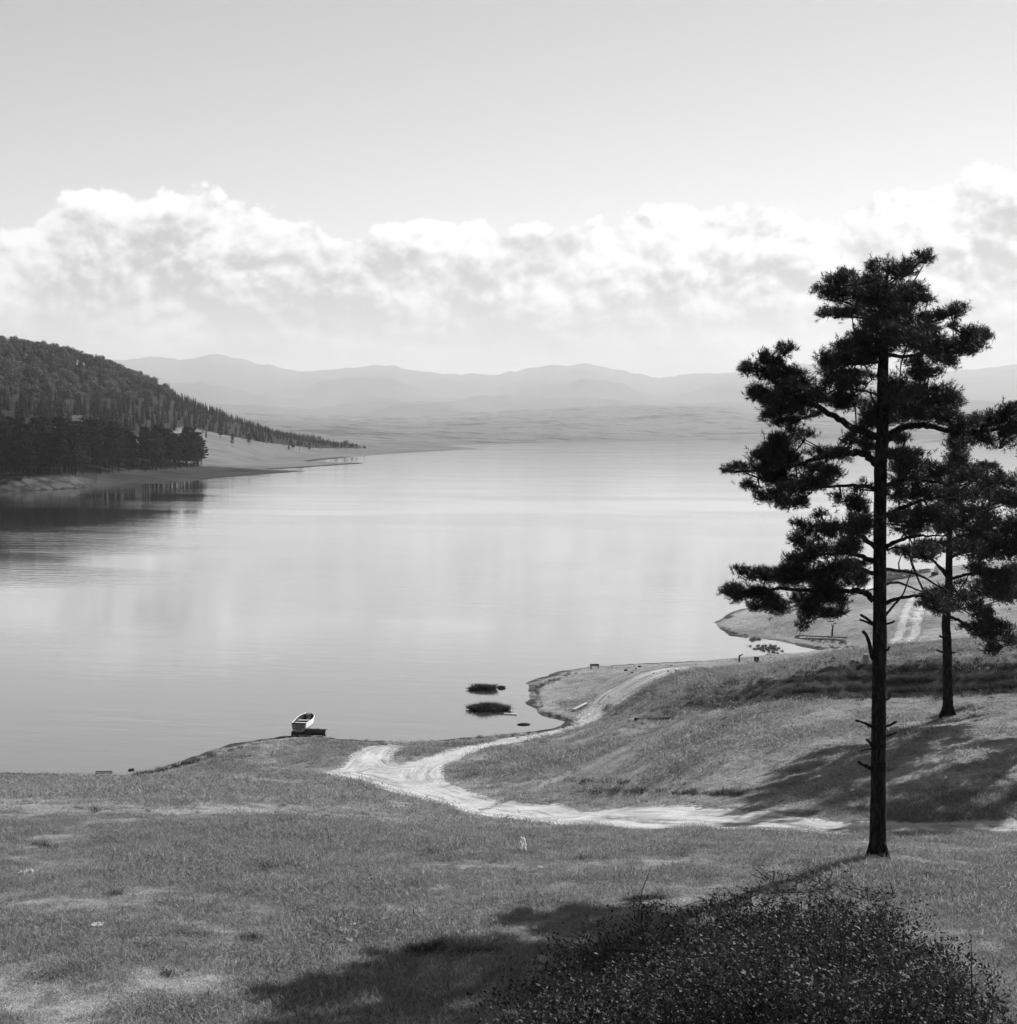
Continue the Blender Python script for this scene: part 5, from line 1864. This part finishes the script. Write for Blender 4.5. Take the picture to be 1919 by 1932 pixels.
def field(n, y0, y1, umax, seed):
    r = np.random.default_rng(seed)
    Y = np.sqrt(r.random(n) * (y1 ** 2 - y0 ** 2) + y0 ** 2)
    X = (2 * r.random(n) - 1) * umax * (Y + 3)
    return X, Y


def grass_layer(name, n, y0, y1, seed, s0, s1, srcs, label):
    X, Y = field(n, y0, y1, .42, seed)
    z, sd = grid_height(X, Y), -sdist(X, Y, lake_poly)
    dr_ = sdist(X, Y, road_poly)
    dens = fbm(X / 1.6, Y / 1.6, 4, .6, ox=2) + .6 * fbm(X / 7, Y / 7, 3, ox=6)
    rkp = np.where(X > 0, sdist(X, Y, gully_dark_poly), -9)
    ok = (sd > 1.2) & (rkp < rg.random(n) * 2.5 - .6 + 6 * (X < 14) * rg.random(n)) & (dr_ < -.35 + .5 * (rg.random(n) - .5)) & (rg.random(n) < .80 + .7 * dens)
    X, Y, z, dens = X[ok], Y[ok], z[ok], dens[ok]
    k = len(X)
    s = (s0 + (s1 - s0) * rg.random(k)) * (.85 + .75 * np.clip(dens, -.6, .8)) * np.clip(Y / 60.0, .7 if y0 > 30 else .9, 1.1)
    rot = np.stack([rg.normal(size=k) * .08, rg.normal(size=k) * .08, rg.random(k) * 6.28], 1)
    o = gn_scatter(name, np.stack([X, Y, z - .01], 1), rot, np.stack([s, s, s * (.6 + .6 * rg.random(k))], 1), rg.integers(0, len(srcs), k), srcs)
    return tag(o, label, 'grass', kind='stuff')


gs = [tuft_obj('pasture_tuft_source_%d' % k, 56, .012, .050 + .016 * k, .13, .010, M['blade'], .6) for k in range(4)]
grass_layer('pasture_grass', 85000, 15.5, 42, 1, .9, 1.7, gs, 'short mottled pasture grass on the slope below the camera')
gs2 = [tuft_obj('meadow_tuft_source_%d' % k, 34, .02, .06 + .012 * k, .18, .016, M['blade'], .8) for k in range(4)]
grass_layer('meadow_grass', 80000, 42, 105, 2, 1.0, 2.1, gs2, 'short grass of the lower meadow towards the shore')

# darker sedge tufts: rows in old ditches, patches along the waterline and on the gully bank
rows = [((1080, 1476), (1192, 1477), 26, .5), ((1085, 1493), (1230, 1496), 34, .55), ((1230, 1495), (1400, 1500), 36, .55), ((990, 1467), (1040, 1472), 10, .35), ((1060, 1474), (1085, 1472), 6, .4),
        ((520, 1553), (560, 1560), 8, .45), ((330, 1605), (350, 1600), 5, .5), ((500, 1640), (550, 1638), 10, .5), ((140, 1525), (200, 1530), 8, .4), ((240, 1490), (300, 1494), 9, .4), ((60, 1590), (100, 1600), 6, .4),
        ((400, 1590), (470, 1610), 9, .4), ((200, 1685), (240, 1690), 4, .4), ((430, 1680), (480, 1690), 6, .4), ((330, 1760), (380, 1770), 5, .4), ((450, 1770), (520, 1775), 6, .4), ((600, 1600), (680, 1615), 9, .4), ((700, 1590), (800, 1610), 10, .4), ((560, 1720), (620, 1735), 6, .4),
        ((1090, 1620), (1160, 1625), 6, .4), ((810, 1612), (822, 1614), 4, .6), ((1060, 1575), (1075, 1577), 4, .5), ((1690, 1664), (1770, 1656), 10, .4), ((1700, 1690), (1790, 1700), 9, .35), ((1640, 1700), (1700, 1720), 8, .4),
        ((770, 1800), (830, 1795), 26, .5), ((850, 1806), (935, 1800), 34, .5), ((300, 1840), (330, 1845), 6, .3), ((380, 1880), (420, 1890), 8, .28), ((640, 1880), (720, 1890), 9, .25),
        ((250, 1469), (400, 1428), 46, .7), ((400, 1428), (470, 1406), 20, .45), ((605, 1396), (740, 1404), 46, .35), ((740, 1404), (870, 1399), 22, .25), ((870, 1397), (1010, 1384), 40, .38), ((1010, 1383), (1065, 1374), 14, .3), ((0, 1464), (245, 1467), 46, .28), ((470, 1402), (545, 1393), 20, .3), ((1110, 1262), (1350, 1251), 40, .25), ((1350, 1250), (1540, 1236), 40, .25), ((1010, 1296), (1090, 1268), 34, .45), ((1012, 1302), (1024, 1335), 16, .4), ((1035, 1350), (1080, 1362), 14, .4),
        ((1370, 1190), (1420, 1203), 18, .4), ((1500, 1203), (1600, 1215), 30, .55), ((1540, 1222), (1640, 1222), 26, .5), ((1680, 1305), (1919, 1296), 90, .8), ((1660, 1285), (1919, 1278), 90, .75), ((1640, 1262), (1919, 1258), 80, .7), ((1480, 1305), (1660, 1300), 60, .7), ((1480, 1285), (1660, 1276), 60, .6), ((1500, 1270), (1640, 1255), 40, .5),
        ((1190, 1345), (1300, 1330), 18, .5), ((1300, 1330), (1480, 1310), 34, .55), ((1300, 1300), (1450, 1285), 22, .45)]
SP, SS = [], []
for (x0, y0), (x1, y1), n, s in rows:
    for k in range(n):
        t = random.random()
        p = ground_hit(x0 + (x1 - x0) * t, y0 + (y1 - y0) * t + random.gauss(0, 2.0))
        SP.append((p.x, p.y, p.z - .03))
        SS.append(s * random.uniform(.6, 1.3) * (1.0 if p.y > 40 else .45 + p.y / 75))
# sedge tufts filling the gully bank
RP = np.array(gully_dark_poly)
rx_ = rg.uniform(RP[:, 0].min(), RP[:, 0].max(), 3600)
ry_ = rg.uniform(RP[:, 1].min(), RP[:, 1].max(), 3600)
in_r = inside(rx_, ry_, gully_dark_poly) & (rg.random(3600) < .25 + .75 * sstep(8, 20, rx_)) & (rx_ < 60)
for x, y, z in zip(rx_[in_r], ry_[in_r], grid_height(rx_[in_r], ry_[in_r])):
    SP.append((x, y, z - .03))
    SS.append(random.uniform(.35, .85))
# stray darker tussocks all over the pasture, in loose groups
XT, YT = field(5200, 15, 92, .40, 8)
dn = fbm(XT / 2.2, YT / 2.2, 3, .6, ox=21) + .5 * fbm(XT / 9, YT / 9, 3, ox=22)
okt = (dn > .26) & (-sdist(XT, YT, lake_poly) > 2) & (sdist(XT, YT, road_poly) < -.4)
zt = grid_height(XT, YT)
for x, y, z in zip(XT[okt], YT[okt], zt[okt]):
    SP.append((x, y, z - .03))
    SS.append(random.uniform(.10, .30) * (.5 + y / 70))
SP, SS = np.array(SP), np.array(SS)
sg = [tuft_obj('sedge_source_%d' % k, 46, .25, .62, .20, .022, M['sedge'], .40) for k in range(3)]
k = len(SP)
tag(gn_scatter('sedge_tufts', SP, np.stack([0 * SS, 0 * SS, rg.random(k) * 6.28], 1), np.stack([SS, SS, SS * .8], 1), rg.integers(0, 3, k), sg),
    'dark sedge tufts along ditches, gully bank and waterline', 'sedge', kind='stuff')
